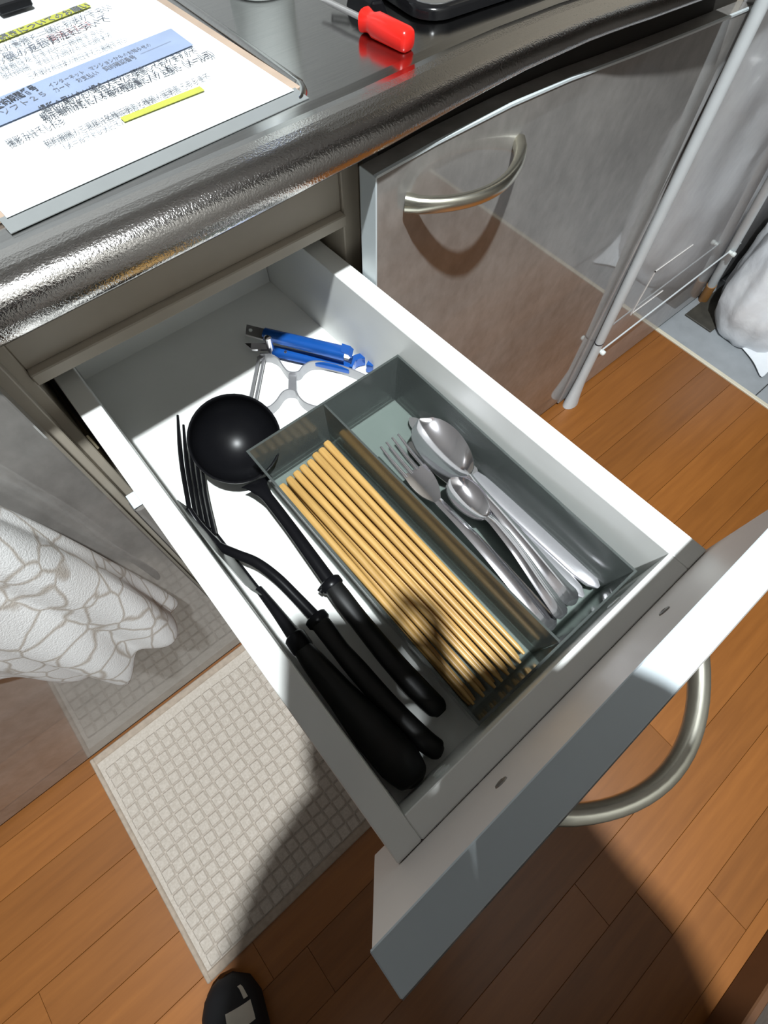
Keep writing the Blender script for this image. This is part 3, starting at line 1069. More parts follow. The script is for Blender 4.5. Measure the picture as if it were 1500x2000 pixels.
obj('grip', tube(spline([(0.0312, -0.2270, 0.588), (0.0316, -0.2420, 0.589), (0.0330, -0.2740, 0.590), (0.0352, -0.3094, 0.590), (0.0376, -0.3380, 0.588), (0.0384, -0.3540, 0.585), (0.0382, -0.3595, 0.5845)], 5),
                 [(0.0080, 0.0080), (0.0098, 0.0095), (0.0118, 0.0115), (0.0158, 0.0135), (0.0168, 0.0130), (0.0130, 0.0110), (0.0060, 0.0060)], 18, power=2.3), 'black_grip', kn, True)

# ------------------------------------------------------------------ can opener
co = thing('can_opener', 'blue-handled steel can opener lying at the back of the open drawer', 'can opener', (0.22, 0.03, FLOORZ))
# upper jaw plate (drilled) and handle channel
hp = [(0.1903, 0.0960), (0.1815, 0.0845), (0.1920, 0.0668), (0.2035, 0.0758)]
bm = prism(hp, 0.5945, 0.5970)
obj('jaw', bm, 'satin', co)
obj('jaw_hole', lathe([(0, 0), (0.0022, 0), (0.0022, 0.0004), (0, 0.0004)], 14, None, Matrix.Translation((0.1888, 0.0858, 0.5971))), 'plastic_white', co)
obj('jaw', prism([(0.1785, 0.0872), (0.1795, 0.0745), (0.1955, 0.0620), (0.2010, 0.0690)], 0.5810, 0.5835), 'chrome', co)
obj('pivot', lathe([(0, 0.5690), (0.0045, 0.5690), (0.0045, 0.5985), (0.003, 0.5998), (0, 0.600)], 16, None, Matrix.Translation((0.1975, 0.0648, 0))), 'chrome', co, True)


def channel(p0, p1, w0, w1, zt, hgt, bm=None):
    """upside-down U channel between two plan points"""
    A, B = Vector((*p0, 0)), Vector((*p1, 0))
    d = (B - A).normalized()
    s = Vector((-d.y, d.x, 0))
    grid = []
    for i in range(7):
        f = i / 6
        c = A.lerp(B, f)
        ww = w0 + (w1 - w0) * f
        row = []
        for q, dz in ((-1.0, -hgt), (-1.0, -0.002), (-0.75, 0.0), (-0.3, 0.0012), (0.3, 0.0012), (0.75, 0.0), (1.0, -0.002), (1.0, -hgt)):
            p = c + s * (q * ww)
            row.append((p.x, p.y, zt + dz))
        grid.append(row)
    return sheet(grid, 0.001, bm)


obj('handle', channel((0.1985, 0.0735), (0.2498, -0.0050), 0.0062, 0.0078, 0.6000, 0.008), 'blue', co, True)
obj('handle_tab', sheet([[(0.2440, -0.0040, 0.6015), (0.2520, 0.0040, 0.6015)], [(0.2480, -0.0120, 0.6010), (0.2568, -0.0040, 0.6010)], [(0.2500, -0.0150, 0.5970), (0.2590, -0.0070, 0.5970)]], 0.0014), 'blue', co)
obj('handle', channel((0.2000, 0.0635), (0.2515, -0.0095), 0.0058, 0.0072, 0.5810, 0.007), 'blue', co, True)
obj('rivet', lathe([(0, 0.5812), (0.0022, 0.5812), (0.0016, 0.5822), (0, 0.5824)], 12, None, Matrix.Translation((0.2072, 0.0500, 0))), 'chrome', co, True)
hook = spline([(0.2485, -0.0120), (0.2600, -0.0080), (0.2680, -0.0120), (0.2730, -0.0195), (0.2705, -0.0262), (0.2640, -0.0290)] and
              [(0.2485, -0.0110, 0), (0.2585, -0.0055, 0), (0.2680, -0.0075, 0), (0.2740, -0.0120, 0), (0.2730, -0.0195, 0), (0.2665, -0.0240, 0)], 5)
obj('bottle_hook', band([(p.x, p.y) for p in hook], 0.5700, 0.5815, 0.0075), 'blue', co, True)

# ------------------------------------------------------------------ Y peeler
pe = thing('peeler', 'silver wire-frame vegetable peeler lying between the can opener and the ladle', 'peeler', (0.19, 0.02, FLOORZ))
upper = [(0.1839, 0.0661, 0), (0.1915, 0.0590, 0), (0.1950, 0.0480, 0), (0.1932, 0.0343, 0), (0.1936, 0.0250, 0), (0.2013, 0.0185, 0), (0.2107, 0.0215, 0), (0.2228, 0.0199, 0), (0.2375, 0.0041, 0), (0.2515, -0.0233, 0), (0.2590, -0.0480, 0), (0.2560, -0.0580, 0)]
lower = [(0.1405, 0.0185, 0), (0.1440, 0.0060, 0), (0.1500, -0.0004, 0), (0.1604, 0.0010, 0), (0.1715, 0.0059, 0), (0.1790, 0.0052, 0), (0.1838, -0.0010, 0), (0.1822, -0.0100, 0), (0.1826, -0.0195, 0), (0.1870, -0.0290, 0), (0.1960, -0.0400, 0), (0.2100, -0.0540, 0), (0.2250, -0.0600, 0), (0.2560, -0.0580, 0)]
bm = band([(p.x, p.y) for p in spline(upper, 5)], FLOORZ + 0.0006, FLOORZ + 0.0135, 0.0014)
band([(p.x, p.y) for p in spline(lower, 5)], FLOORZ + 0.0006, FLOORZ + 0.0135, 0.0014, bm)
obj('frame', bm, 'bright_steel', pe, True)
obj('bridge', hexa([(0.1925, 0.0245, 0.5705), (0.1985, 0.0190, 0.5705), (0.1865, 0.0015, 0.5705), (0.1790, 0.0062, 0.5705), (0.1925, 0.0245, 0.5780), (0.1985, 0.0190, 0.5780), (0.1865, 0.0015, 0.5780), (0.1790, 0.0062, 0.5780)]), 'bright_steel', pe)
A, B = Vector((0.1840, 0.0655, 0.578)), Vector((0.1408, 0.0190, 0.578))
d = (B - A).normalized()
s = Vector((-d.y, d.x, 0))
bm = bmesh.new()
for off in (-0.0030, 0.0030):
    hexa([A + s * (off - 0.0016) - Vector((0, 0, 0.004)), A + s * (off + 0.0016) - Vector((0, 0, 0.004)), B + s * (off + 0.0016) - Vector((0, 0, 0.004)), B + s * (off - 0.0016) - Vector((0, 0, 0.004)),
          A + s * (off - 0.0016) - Vector((0, 0, 0.0030)), A + s * (off + 0.0016) - Vector((0, 0, 0.0015)), B + s * (off + 0.0016) - Vector((0, 0, 0.0015)), B + s * (off - 0.0016) - Vector((0, 0, 0.0030))], bm)
for P_ in (A, B):
    bx(P_.x - 0.004, P_.x + 0.004, P_.y - 0.003, P_.y + 0.003, 0.5735, 0.5770, 0.0005, 1, bm)
obj('blade', bm, 'bright_steel', pe)


# ------------------------------------------------------------------ clipboard and notice on the worktop
RZ = math.atan2(0.0089, 0.2076)
CZ = 0.8096
cb = thing('clipboard', 'brown clipboard under the printed notice on the steel worktop', 'clipboard', (0.0385, 0.0375, CZ))
cb.rotation_euler = (0, 0, RZ)
cb.scale = (1.0448, 1.0448, 1.0)
obj('board', bx(-0.006, 0.2190, 0.004, 0.330, 0.0, 0.0026, 0.0006, 1), 'board', cb, local=True)
cl = obj('clip', bx(0.010, 0.112, 0.238, 0.272, 0.0075, 0.0110, 0.0015, 2), 'satin', cb, local=True)
obj('clip_lever', tube([(0.012, 0.274, 0.011), (0.110, 0.274, 0.011)], 0.0045, 12), 'satin', cl, True, local=True)
obj('clip_pad', bx(0.104, 0.130, 0.226, 0.246, 0.0065, 0.0125, 0.001, 1), 'black', cl, local=True)

no = thing('notice', 'white printed notice sheet with yellow marker and a pale blue band', 'paper', (0.0413, 0.0381, CZ + 0.0030))
no.rotation_euler = (0, 0, RZ)
no.scale = (1.0448, 1.0448, 1.0)
gridp = []
for i in range(13):
    v_ = i / 12
    row = []
    for j in range(11):
        u_ = j / 10
        zz = 0.0006 + 0.0002 * math.sin(PI * u_) * (1 - v_) + (0.006 * max(0, (v_ - 0.93) / 0.07) * max(0, 1 - u_ * 2.2))
        row.append((0.2077 * u_, 0.289 * v_, zz))
    gridp.append(row)
obj('sheet', sheet(gridp, 0.0003), 'paper', no, True, local=True)
obj('sleeve', hexa([(-0.004, -0.0095, -0.0026), (0.2130, -0.0095, -0.0026), (0.2110, 0.0030, -0.0004), (-0.004, 0.0030, -0.0004), (-0.004, -0.0095, -0.0021), (0.2130, -0.0095, -0.0021), (0.2110, 0.0030, 0.0004), (-0.004, 0.0030, 0.0004)]), 'sleeve', no, local=True)
ca, sa = math.cos(RZ), math.sin(RZ)


def loc2(x, y):
    dx, dy = x - 0.0406, y - 0.0225
    return (dx * ca + dy * sa, -dx * sa + dy * ca)


def flat_quad(name, pts, z, mat):
    bm = bmesh.new()
    prism([loc2(*p) for p in pts], z - 0.0002, z, bm)
    return obj(name, bm, mat, no, local=True)


ZP_ = 0.0024
flat_quad('blue_band', [(0.0640, 0.1110), (0.2247, 0.1263), (0.2245, 0.1584), (0.0640, 0.1430)], ZP_, 'ink_blue')
flat_quad('marker_stroke', [(0.1377, 0.0660), (0.1985, 0.0668), (0.1985, 0.0735), (0.1377, 0.0722)], ZP_, 'marker')
flat_quad('marker_stroke', [(0.0700, 0.2120), (0.1935, 0.2290), (0.1930, 0.2375), (0.0700, 0.2215)], ZP_, 'marker')


def text(body, a, b_, h, mat, bold=0.0):
    """a printed line from a to b, letter height h"""
    cu = bpy.data.curves.new('print', 'FONT')
    cu.body = body
    cu.size = 1.0
    cu.offset = bold
    cu.resolution_u = 1
    o = bpy.data.objects.new('printed_line', cu)
    COL.objects.link(o)
    bpy.context.view_layer.update()
    me_ = bpy.data.meshes.new_from_object(o.evaluated_get(bpy.context.evaluated_depsgraph_get()))
    COL.objects.unlink(o)
    bpy.data.objects.remove(o)
    xs_ = [v_.co.x for v_ in me_.vertices]
    w_ = max(xs_) - min(xs_)
    A, B = Vector(loc2(*a)), Vector(loc2(*b_))
    ln = (B - A).length
    for v_ in me_.vertices:
        v_.co = Vector(((v_.co.x - min(xs_)) / w_ * ln, v_.co.y * h * 1.15 - h * 0.4, 0))
    return link('printed_line', me_, mat, no, loc=(A.x, A.y, ZP_ + 0.0004), rot=(0, 0, math.atan2(B.y - A.y, B.x - A.x)))


text('（メールアドレスにて）', (0.0950, 0.0640), (0.1365, 0.0672), 0.0060, 'ink_grey')
text('契約期間のご退居は各種証明書と種類の証明書 こちらまで', (0.0870, 0.0735), (0.2110, 0.0815), 0.0072, 'ink')
text('撮影みはてしたら', (0.0690, 0.0885), (0.1080, 0.0925), 0.0085, 'ink')
text('掲示場所は鍵に入る箱を確認書に入り上部に（メール可）', (0.0975, 0.1030), (0.2290, 0.1060), 0.0098, 'ink', 0.012)
text('場所の届けない場合メモりに保管しておりますので', (0.1010, 0.1125), (0.2225, 0.1185), 0.0090, 'ink', 0.008)
text('契約期間番号', (0.0790, 0.1345), (0.1105, 0.1410), 0.0095, 'ink', 0.014)
text('ソフト２５', (0.0800, 0.1240), (0.1120, 0.1300), 0.0070, 'ink_grey')
text('インターネット　マンションからのお知らせの', (0.1180, 0.1370), (0.2000, 0.1455), 0.0055, 'ink_grey')
text('カード　お支払い　契約確認番号　──────', (0.1180, 0.1290), (0.2140, 0.1400), 0.0065, 'ink_grey')
text('ご不明な点は次の窓口までご連絡下さい', (0.1120, 0.1580), (0.1900, 0.1640), 0.0062, 'ink_grey')
text('受付時間　平日の九時から十七時まで', (0.0980, 0.1690), (0.1850, 0.1780), 0.0060, 'ink_grey')
text('お客様番号をお手元にご用意下さい', (0.0900, 0.1780), (0.1830, 0.1880), 0.0060, 'ink_grey')
text('退去後の鍵の返却方法について', (0.0750, 0.1880), (0.1950, 0.2040), 0.0110, 'ink_grey', 0.006)
text('郵送または', (0.1450, 0.1985), (0.1800, 0.2030), 0.0100, 'ink_red')
text('必ず下記の書類と一緒にお送り下さい', (0.0850, 0.2030), (0.2050, 0.2190), 0.0090, 'ink_grey')
text('ご退居のお手続きについてのお願い', (0.0720, 0.2160), (0.1930, 0.2320), 0.0090, 'ink_grey', 0.01)

# ------------------------------------------------------------------ things along the worktop
ZC = 0.8091
sd = thing('screwdriver', 'small red-handled screwdriver lying on the steel worktop', 'screwdriver', (0.36, 0.06, ZC))
a, b_ = Vector((0.3655, 0.0420, ZC + 0.0080)), Vector((0.3605, 0.0915, ZC + 0.0080))
d = (b_ - a).normalized()
hp = [a, a + d * 0.0015, a + d * 0.004, a + d * 0.036, a + d * 0.040, a + d * 0.043, a + d * 0.049, a + d * 0.0505]
hp = [a + (p - a) * 1.02 for p in hp]
obj('handle', tube(hp, [0.0050, 0.0070, 0.0078, 0.0080, 0.0066, 0.0062, 0.0078, 0.0060], 16, power=2.8), 'red', sd, True)
obj('shaft', tube([b_, b_ + d * 0.045, b_ + d * 0.052], [(0.0022, 0.0022), (0.0022, 0.0022), (0.003, 0.0010)], 10), 'satin', sd, True)

bc = thing('binder_clip', 'black clip lying beside the red screwdriver on the worktop', 'clip', (0.375, 0.12, ZC))
obj('body', hexa([(0.3720, 0.1000, ZC), (0.3900, 0.0935, ZC), (0.3905, 0.1280, ZC), (0.3740, 0.1360, ZC), (0.3760, 0.1010, ZC + 0.013), (0.3850, 0.0975, ZC + 0.013), (0.3855, 0.1285, ZC + 0.013), (0.3770, 0.1330, ZC + 0.013)], None, 0.002), 'black', bc)
obj('arm', tube([(0.377, 0.134, ZC + 0.011), (0.370, 0.150, ZC + 0.012), (0.376, 0.158, ZC + 0.012), (0.384, 0.148, ZC + 0.012), (0.382, 0.131, ZC + 0.011)], 0.0012, 8), 'black', bc, True)

bt = thing('bottle', 'white plastic bottle at the back of the steel worktop', 'bottle', (0.338, 0.2110, ZC))
obj('body', lathe([(0, 0.0), (0.0255, 0.0), (0.0285, 0.003), (0.0285, 0.11), (0.024, 0.13), (0.012, 0.14), (0.012, 0.148), (0, 0.148)], 32, None, Matrix.Translation((0.338, 0.2110, ZC))), 'plastic_white', bt, True)
obj('cap', lathe([(0, 0.146), (0.014, 0.146), (0.014, 0.168), (0.012, 0.171), (0, 0.171)], 24, None, Matrix.Translation((0.338, 0.2110, ZC))), 'blue', bt, True)

stv = thing('stove', 'black-rimmed tabletop stove standing on the worktop beyond the screwdriver', 'stove', (0.55, 0.2, ZC))


def rrect(x0, x1, y0, y1, r, n=6):
    pts = []
    for (cx_, cy_, a0) in ((x1 - r, y1 - r, 0), (x0 + r, y1 - r, 90), (x0 + r, y0 + r, 180), (x1 - r, y0 + r, 270)):
        for k in range(n + 1):
            a_ = math.radians(a0 + 90 * k / n)
            pts.append((cx_ + r * math.cos(a_), cy_ + r * math.sin(a_)))
    return pts


mt = Matrix.Translation((0.4030, 0.0640, ZC - 0.002)) @ Matrix.Rotation(math.radians(-5), 4, 'Z')
bm = prism(rrect(0, 0.42, 0, 0.30, 0.025), 0.004, 0.012, None, 0.003)
bm.transform(mt)
obj('rim', bm, 'stove_black', stv, True)
bm = prism(rrect(0.006, 0.414, 0.006, 0.294, 0.020), 0.0110, 0.0126, None, 0.001)
bm.transform(mt)
obj('plate', bm, 'stove_plate', stv)
bm = prism(rrect(0.02, 0.40, 0.02, 0.28, 0.016), 0.0, 0.0042)
bm.transform(mt)
obj('base', bm, 'stove_black', stv)
for q in ((0.13, 0.15), (0.29, 0.15)):
    bm = lathe([(0.055, 0.0155), (0.055, 0.026), (0.046, 0.026), (0.046, 0.0155)], 28)
    bm.transform(mt @ Matrix.Translation((q[0], q[1], 0)))
    obj('burner_ring', bm, 'stove_black', stv, True)

# ------------------------------------------------------------------ floor mat
mx0, mx1, my0, my1 = -0.3625, 0.15, -0.3970, -0.0020
ma = thing('kitchen_mat', 'beige waffle-woven kitchen mat on the floor under the open drawer', 'mat', (-0.1, -0.2, 0))
cell = 0.0195
bm = bmesh.new()
nx = int((mx1 - mx0 - 0.028) / cell)
ny = int((my1 - my0 - 0.028) / cell)
prof4 = [0.0, 0.12, 0.5, 0.88]
us = []
for i in range(nx):
    us += [(i + p, p) for p in prof4]
us.append((nx, 0.0))
vs = []
for j in range(ny):
    vs += [(j + p, p) for p in prof4]
vs.append((ny, 0.0))


def hgt(p, k):
    return 0.0 if p == 0.0 else (1.0 if p == 0.5 else 0.8)


V = []
for ji, (jv, jp) in enumerate(vs):
    row = []
    for (iv, ip) in us:
        h = min(hgt(ip, 0), hgt(jp, 0))
        par = (int(iv) + int(jv)) % 2
        if h > 0:
            h = h * (1.0 if par else 0.82)
        row.append(bm.verts.new((mx0 + 0.014 + iv * cell + 0.0008 * math.sin(jv * 0.9), my0 + 0.014 + jv * cell + 0.0008 * math.sin(iv * 0.8), 0.0045 + 0.0042 * h)))
    V.append(row)
for j in range(len(vs) - 1):
    for i in range(len(us) - 1):
        bm.faces.new((V[j][i], V[j][i + 1], V[j + 1][i + 1], V[j + 1][i]))
obj('woven_cells', bm, 'mat', ma)['kind'] = 'stuff'
obj('backing', bx(mx0 + 0.002, mx1 - 0.002, my0 + 0.002, my1 - 0.002, 0.0003, 0.0046), 'mat', ma)
bm = bmesh.new()
bx(mx0, mx0 + 0.0075, my0, my1, 0.0003, 0.0072, 0.0015, 1, bm)
bx(mx1 - 0.012, mx1, my0, my1, 0.0003, 0.0072, 0.0015, 1, bm)
bx(mx0 + 0.006, mx1 - 0.006, my0, my0 + 0.0135, 0.0003, 0.0072, 0.0015, 1, bm)
bx(mx0 + 0.006, mx1 - 0.006, my1 - 0.0135, my1, 0.0003, 0.0066, 0.0015, 1, bm)
obj('binding', bm, 'mat_edge', ma)

# ------------------------------------------------------------------ towel
SEC = [(-0.0600, -0.013, 0.375), (-0.0555, -0.023, 0.370), (-0.0600, -0.034, 0.380), (-0.0660, -0.043, 0.398), (-0.0625, -0.057, 0.402), (-0.0700, -0.071, 0.398), (-0.0840, -0.078, 0.404),
       (-0.0980, -0.070, 0.416), (-0.1080, -0.066, 0.424), (-0.1190, -0.077, 0.420), (-0.1360, -0.084, 0.405), (-0.1490, -0.080, 0.391), (-0.1500, -0.066, 0.408), (-0.1580, -0.058, 0.418),
       (-0.1730, -0.050, 0.402), (-0.1890, -0.044, 0.410), (-0.2010, -0.030, 0.438), (-0.2150, -0.017, 0.455), (-0.2400, -0.013, 0.460)]
rows = []
NZ = 16
for i in range(NZ + 1):
    t = i / NZ
    row = []
    for k, (x, y, zb) in enumerate(SEC):
        z = zb + (0.748 - zb) * t
        slant = -0.055 * (z - 0.38) if k < 3 else -0.03 * (z - 0.38)
        pinch = 1.0 - 0.25 * t ** 3
        wv = 0.004 * math.sin(9 * t + k * 1.3) * (0.3 + 0.7 * (1 - t))
        xx = -0.15 + (x + 0.15) * pinch + slant + wv * 0.5
        yy = y * (1 - 0.22 * t) - wv * (0.6 if 2 < k < 16 else 0.1) - 0.004 * t
        row.append((xx, min(yy, -0.0085), z))
    rows.append(row)
tw = obj('hand_towel', sheet(rows, -0.004), 'towel', None, True)
subsurf(tw, 2)
tag(tw, 'white terry hand towel with a grey-brown net pattern hanging on the left cabinet door', 'towel')

# ------------------------------------------------------------------ white rack by the entry
rk = thing('rack', 'white tubular rack standing against the far cabinet panel', 'rack', (0.90, -0.02, 0))


def lean(a, b_, t):
    return Vector(a).lerp(Vector(b_), t)


YP = -0.0158
P1a, P1b = (0.9135, YP, 0.0), (0.8188, YP, 1.10)
P2a, P2b = (1.4430, -0.0200, 0.060), (1.1000, -0.0200, 1.07)
p1 = obj('pole', tube([lean(P1a, P1b, 0.185), lean(P1a, P1b, 1.0)], [(0.0108, 0.0088), (0.0075, 0.0080)], 18, up=(0, 1, 0)), 'pole', rk, True)
obj('joint_ring', tube([lean(P1a, P1b, 0.183), lean(P1a, P1b, 0.186)], [(0.0114, 0.0093)] * 2, 18, up=(0, 1, 0)), 'joint', p1, True)
obj('foot', tube([(0.8990, YP - 0.006, 0.0005), (0.8990, YP - 0.004, 0.035), (0.9010, YP - 0.001, 0.085), lean(P1a, P1b, 0.1835)], [(0.0235, 0.0150), (0.0175, 0.0125), (0.0125, 0.0098), (0.0112, 0.0090)], 18, up=(0, 1, 0)), 'pole', rk, True)
obj('pole', tube([P2a, P2b], [(0.0112, 0.0108), (0.0080, 0.0080)], 18, up=(0, 1, 0)), 'pole', rk, True)
obj('wood_foot', tube([(1.4610, -0.0200, 0.0), (1.4425, -0.0200, 0.061)], 0.0125, 14), 'oak', rk, True)
obj('cross_wire', tube([(0.9060, -0.0220, 0.1720), (1.4300, -0.0220, 0.1900)], 0.0020, 8), 'pole', rk, True)
for q, zz in (((0.9057, -0.0290), 0.1760), ((1.3835, -0.0330), 0.1880)):
    mt = Matrix.Translation((q[0], q[1], zz)) @ Matrix.Rotation(PI / 2, 4, 'X')
    obj('knob', lathe([(0, -0.012), (0.0045, -0.012), (0.0045, -0.003), (0.0058, -0.002), (0.0058, 0.004), (0.004, 0.006), (0, 0.0065)], 14, None, mt), 'plastic_white', rk, True)

# ------------------------------------------------------------------ plastic bag and dark slab at the entry
dm = obj('dark_slab', bx(1.372, 1.90, -0.105, -0.022, -0.001, 0.004, 0.001, 1), 'dark_slab')  # thin dark slab lying flat on the tile
tag(dm, 'thin dark slab on the entry tile, under the white plastic bag', 'mat')
bm = bmesh.new()
bmesh.ops.create_icosphere(bm, subdivisions=5, radius=1.0)
from mathutils import noise as mn
for v_ in bm.verts:
    d = v_.co.normalized()
    up_ = (d.z + 1) / 2
    hr = math.sqrt(max(0.0, 1 - d.z * d.z))
    # broad sagging base, narrowing upwards to the gathered top
    wide = (hr ** 0.28 if d.z < 0 else hr ** 0.6) * (1.10 - 0.45 * max(0.0, up_ - 0.2) ** 1.2)
    nx_, ny_ = (d.x / hr, d.y / hr) if hr > 1e-5 else (0.0, 0.0)
    p = Vector((1.600 + 0.235 * wide * nx_, -0.170 + 0.150 * wide * ny_, 0.60 * max(0.0, up_ - 0.10) ** 1.05))
    nz = mn.fractal(Vector((d.x * 2.4, d.y * 2.4, d.z * 0.9)), 0.9, 2.0, 4)
    rd = mn.ridged_multi_fractal(Vector((d.x * 2.2 + 4, d.y * 2.2, d.z * 0.8)), 1.1, 2.0, 3, 0.8, 2.0)
    off = 0.022 * nz + 0.014 * (rd - 1.0)
    p += Vector((nx_, ny_, 0.2 * d.z)) * off * (0.4 + 0.6 * hr)
    p.z = max(p.z, 0.0006)
    p.y = min(p.y, -0.03)
    v_.co = p
bg = thing('plastic_bag', 'crumpled white plastic bag standing on the grey entry tile', 'bag', (1.6, -0.16, 0))
bgo = obj('bag_body', bm, 'bag', bg, True)
gridp = []
for i in range(7):
    f = i / 6
    gridp.append([(1.325 + 0.02 * j + (0.17 - 0.02 * j) * f + 0.010 * math.sin(3 * f + j), -0.285 + 0.034 * j + 0.02 * f, 0.003 + 0.17 * f * f + 0.02 * math.sin(2.4 * f + 1.9 * j) ** 2 * (0.3 + f)) for j in range(5)])
fo = obj('bag_flap', sheet(gridp, 0.001), 'bag', bg, True)
subsurf(fo, 2)


# ------------------------------------------------------------------ the photographer: only a foot is in the picture, the body shades the scene
def skin_mesh(name, verts, edges, radii, parent, mat, sub=2, root=0):
    me_ = bpy.data.meshes.new(name)
    me_.from_pydata([tuple(v_) for v_ in verts], edges, [])
    o = link(name, me_, mat, parent, local=False)
    o.modifiers.new('skin', 'SKIN')
    for i, r in enumerate(radii):
        sv = me_.skin_vertices[0].data[i]
        sv.radius = r if isinstance(r, tuple) else (r, r)
        sv.use_root = (i == root)
    o.modifiers['skin'].use_smooth_shade = True
    subsurf(o, sub)
    return o


# body frame: fwd faces the drawer, side points to the person's right
FW = Vector((0.45, 0.89, 0)).normalized()
SD = Vector((0.89, -0.45, 0)).normalized()
pv = Vector((-0.235, -0.715, 0.80))
chest = Vector((-0.105, -0.660, 1.12))
nk = Vector((-0.070, -0.625, 1.245))
hd = Vector((-0.035, -0.565, 1.36))
ph_c = CAM + R1 * 0.045 - R2 * 0.016 + R0 * 0.012        # the phone is in the hands, behind its own lens
Lsh, Rsh = chest - SD * 0.14 + Vector((0, 0, 0.05)), chest + SD * 0.155 + Vector((0, 0, 0.05))
Lh, Rh = ph_c + R0 * 0.046 + R1 * 0.042 - R2 * 0.016, ph_c + R0 * 0.058 - R1 * 0.045 - R2 * 0.022
Lel = (Lsh + Lh) / 2 + Vector((-0.020, 0.030, -0.05))
Rel = (Rsh + Rh) / 2 + Vector((0.02, -0.02, -0.08))
Lwr, Rwr = Lh + (Lel - Lh).normalized() * 0.075, Rh + (Rel - Rh).normalized() * 0.075
Lank, Rank = Vector((-0.406, -0.630, 0.085)), Vector((-0.205, -0.835, 0.085))
Lkn, Rkn = Vector((-0.355, -0.615, 0.44)), Vector((-0.205, -0.770, 0.44))
Lhip, Rhip = pv - SD * 0.085 + Vector((0, 0, -0.03)), pv + SD * 0.085 + Vector((0, 0, -0.03))
V_ = [pv, (pv + chest) / 2, chest, nk, hd - Vector((0.012, 0.02, 0.055)), hd, hd + Vector((0.0, 0.01, 0.075)),
      Lsh, Lel, Lwr, Lh, Rsh, Rel, Rwr, Rh, Lhip, Lkn, Lank, Rhip, Rkn, Rank]
E_ = [(0, 1), (1, 2), (2, 3), (3, 4), (4, 5), (5, 6), (2, 7), (7, 8), (8, 9), (9, 10), (2, 11), (11, 12), (12, 13), (13, 14), (0, 15), (15, 16), (16, 17), (0, 18), (18, 19), (19, 20)]
Rd = [(0.135, 0.10), (0.14, 0.11), (0.165, 0.12), 0.052, 0.065, (0.075, 0.088), 0.055, 0.060, 0.056, 0.050, 0.046, 0.062, 0.066, 0.062, 0.050, 0.082, 0.055, 0.036, 0.082, 0.055, 0.036]
pe_ = thing('person', 'person standing at the drawer, one foot in a black striped slide showing at the bottom', 'person', (-0.29, -0.68, 0))
body = skin_mesh('body', V_, E_, Rd, pe_, 'cloth', 2)
# hands: palm already on the body; five fingers each, curled round the phone
for side, H, wr in ((-1, Lh, Lwr), (1, Rh, Rwr)):
    fv, fe, fr = [H], [], [0.018]
    for k in range(5):
        up_ = -R1 * (0.034 - 0.018 * k)
        if k == 0:                                       # thumb across the screen side
            pts = [H + up_ * 0.6, H + up_ * 1.3 - R2 * 0.016, H + up_ * 1.6 - R0 * (0.026 * side) - R2 * 0.020]
        else:
            ln = (0, 0.95, 1.05, 1.0, 0.8)[k]
            pts = [H + up_ * 0.8 + R2 * 0.008, H + up_ + R2 * 0.012 - R0 * (0.018 * side * ln), H + up_ + R2 * 0.006 - R0 * (0.036 * side * ln)]
        i0_ = len(fv)
        fv += pts
        fe += [(0, i0_), (i0_, i0_ + 1), (i0_ + 1, i0_ + 2)]
        fr += [0.0088, 0.008, 0.0066]
    skin_mesh('hand', fv, fe, fr, pe_, 'skin', 1)
# head cover and face
mt = Matrix.Translation(hd + Vector((-0.006, -0.012, 0.022)))
bm = bmesh.new()
bmesh.ops.create_uvsphere(bm, u_segments=24, v_segments=16, radius=1.0)
for v_ in bm.verts:
    v_.co = mt @ Vector((v_.co.x * 0.088, v_.co.y * 0.098, v_.co.z * 0.100 if v_.co.z > -0.35 else -0.035))
obj('hair', bm, 'hair', pe_, True)
obj('face', lathe([(0, -0.085), (0.035, -0.075), (0.060, -0.03), (0.066, 0.02), (0.055, 0.07), (0, 0.09)], 20, None, Matrix.Translation(hd + FW * 0.036 + Vector((0, 0, -0.03)))), 'skin', pe_, True)
obj('nose', tube([hd + FW * 0.098 + Vector((0, 0, 0.0)), hd + FW * 0.112 + Vector((0, 0, -0.035))], [0.006, 0.011], 10), 'skin', pe_, True)

# slide sandals: the left one shows its toe cap and pale stripes


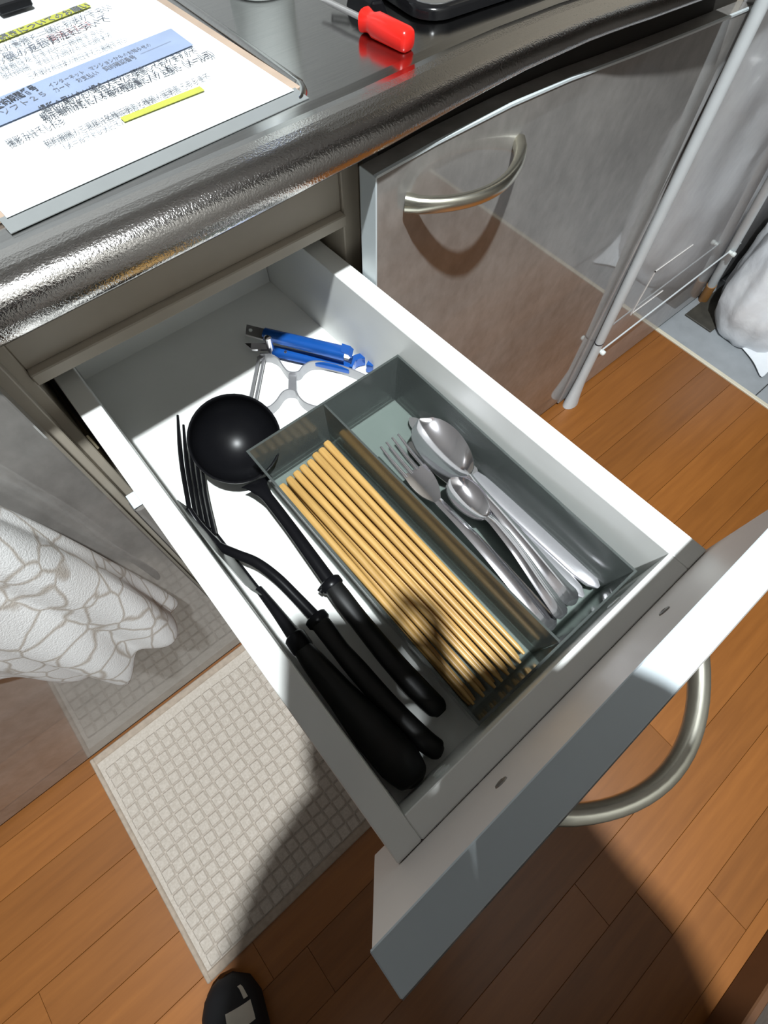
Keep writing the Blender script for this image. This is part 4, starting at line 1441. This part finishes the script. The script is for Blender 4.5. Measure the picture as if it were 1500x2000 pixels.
def slide(toe, heel, lab):
    toe, heel = Vector(toe), Vector(heel)
    d_ = (toe - heel).normalized()
    s_ = Vector((d_.y, -d_.x, 0))
    Lg = (toe - heel).length
    ol = [(0.0, 0.0), (0.06, 0.026), (0.2, 0.032), (0.45, 0.034), (0.70, 0.042), (0.86, 0.041), (0.95, 0.030), (1.0, 0.006)]
    pl = [heel + d_ * (Lg * t) + s_ * w_ for t, w_ in ol] + [heel + d_ * (Lg * t) - s_ * w_ for t, w_ in reversed(ol)]
    so = obj('sole', prism([(p.x, p.y) for p in pl], 0.0005, 0.022, None, 0.003), 'slide_black', pe_, True)
    # foot and upper: cross-sections along the foot
    rows_ = []
    for t, hw, h in ((0.50, 0.034, 0.070), (0.60, 0.037, 0.064), (0.70, 0.040, 0.058), (0.80, 0.0405, 0.052), (0.88, 0.038, 0.046), (0.94, 0.031, 0.040), (0.98, 0.020, 0.034), (1.0, 0.008, 0.026)):
        row = []
        for k in range(13):
            a_ = PI * k / 12
            p = heel + d_ * (Lg * t) + s_ * (hw * math.cos(a_))
            row.append((p.x, p.y, 0.020 + (h - 0.020) * math.sin(a_) ** 0.7))
        rows_.append(row)
    up_o = obj('toe_cap', sheet(rows_, -0.003), 'slide_black', so, True)
    return d_, s_, Lg, toe, heel, rows_, up_o


def stripe_on(rows_, up_o, t0, t1, k0, k1, name='stripe'):
    """a pale band lying on the toe cap between section fractions"""
    n = len(rows_) - 1
    g = []
    for i in range(5):
        f = (t0 + (t1 - t0) * i / 4) * n
        a_, fr_ = min(int(f), n - 1), f - min(int(f), n - 1)
        row = []
        for j in range(7):
            q = (k0 + (k1 - k0) * j / 6) * 12
            b2, fq = min(int(q), 11), q - min(int(q), 11)
            v0 = Vector(rows_[a_][b2]).lerp(Vector(rows_[a_][b2 + 1]), fq)
            v1 = Vector(rows_[a_ + 1][b2]).lerp(Vector(rows_[a_ + 1][b2 + 1]), fq)
            row.append(v0.lerp(v1, fr_) + Vector((0, 0, 0.0058)))
        g.append(row)
    return obj(name, sheet(g, 0.0012), 'slide_stripe', up_o, True)


s1 = slide((-0.3330, -0.4060, 0), (-0.4120, -0.6540, 0), 'left')
stripe_on(s1[5], s1[6], 0.60, 0.76, 0.17, 0.24)
stripe_on(s1[5], s1[6], 0.41, 0.56, 0.15, 0.50)
stripe_on(s1[5], s1[6], 0.16, 0.34, 0.14, 0.54)
slide((-0.150, -0.660, 0), (-0.222, -0.900, 0), 'right')

phn = thing('phone', 'black phone held above the drawer by the photographer', 'phone', tuple(ph_c))
mt = Matrix.Translation(ph_c) @ m3.to_4x4()
bm = bx(-0.037, 0.037, -0.077, 0.077, -0.004, 0.004, 0.003, 2)
bm.transform(mt)
obj('body', bm, 'stove_black', phn)
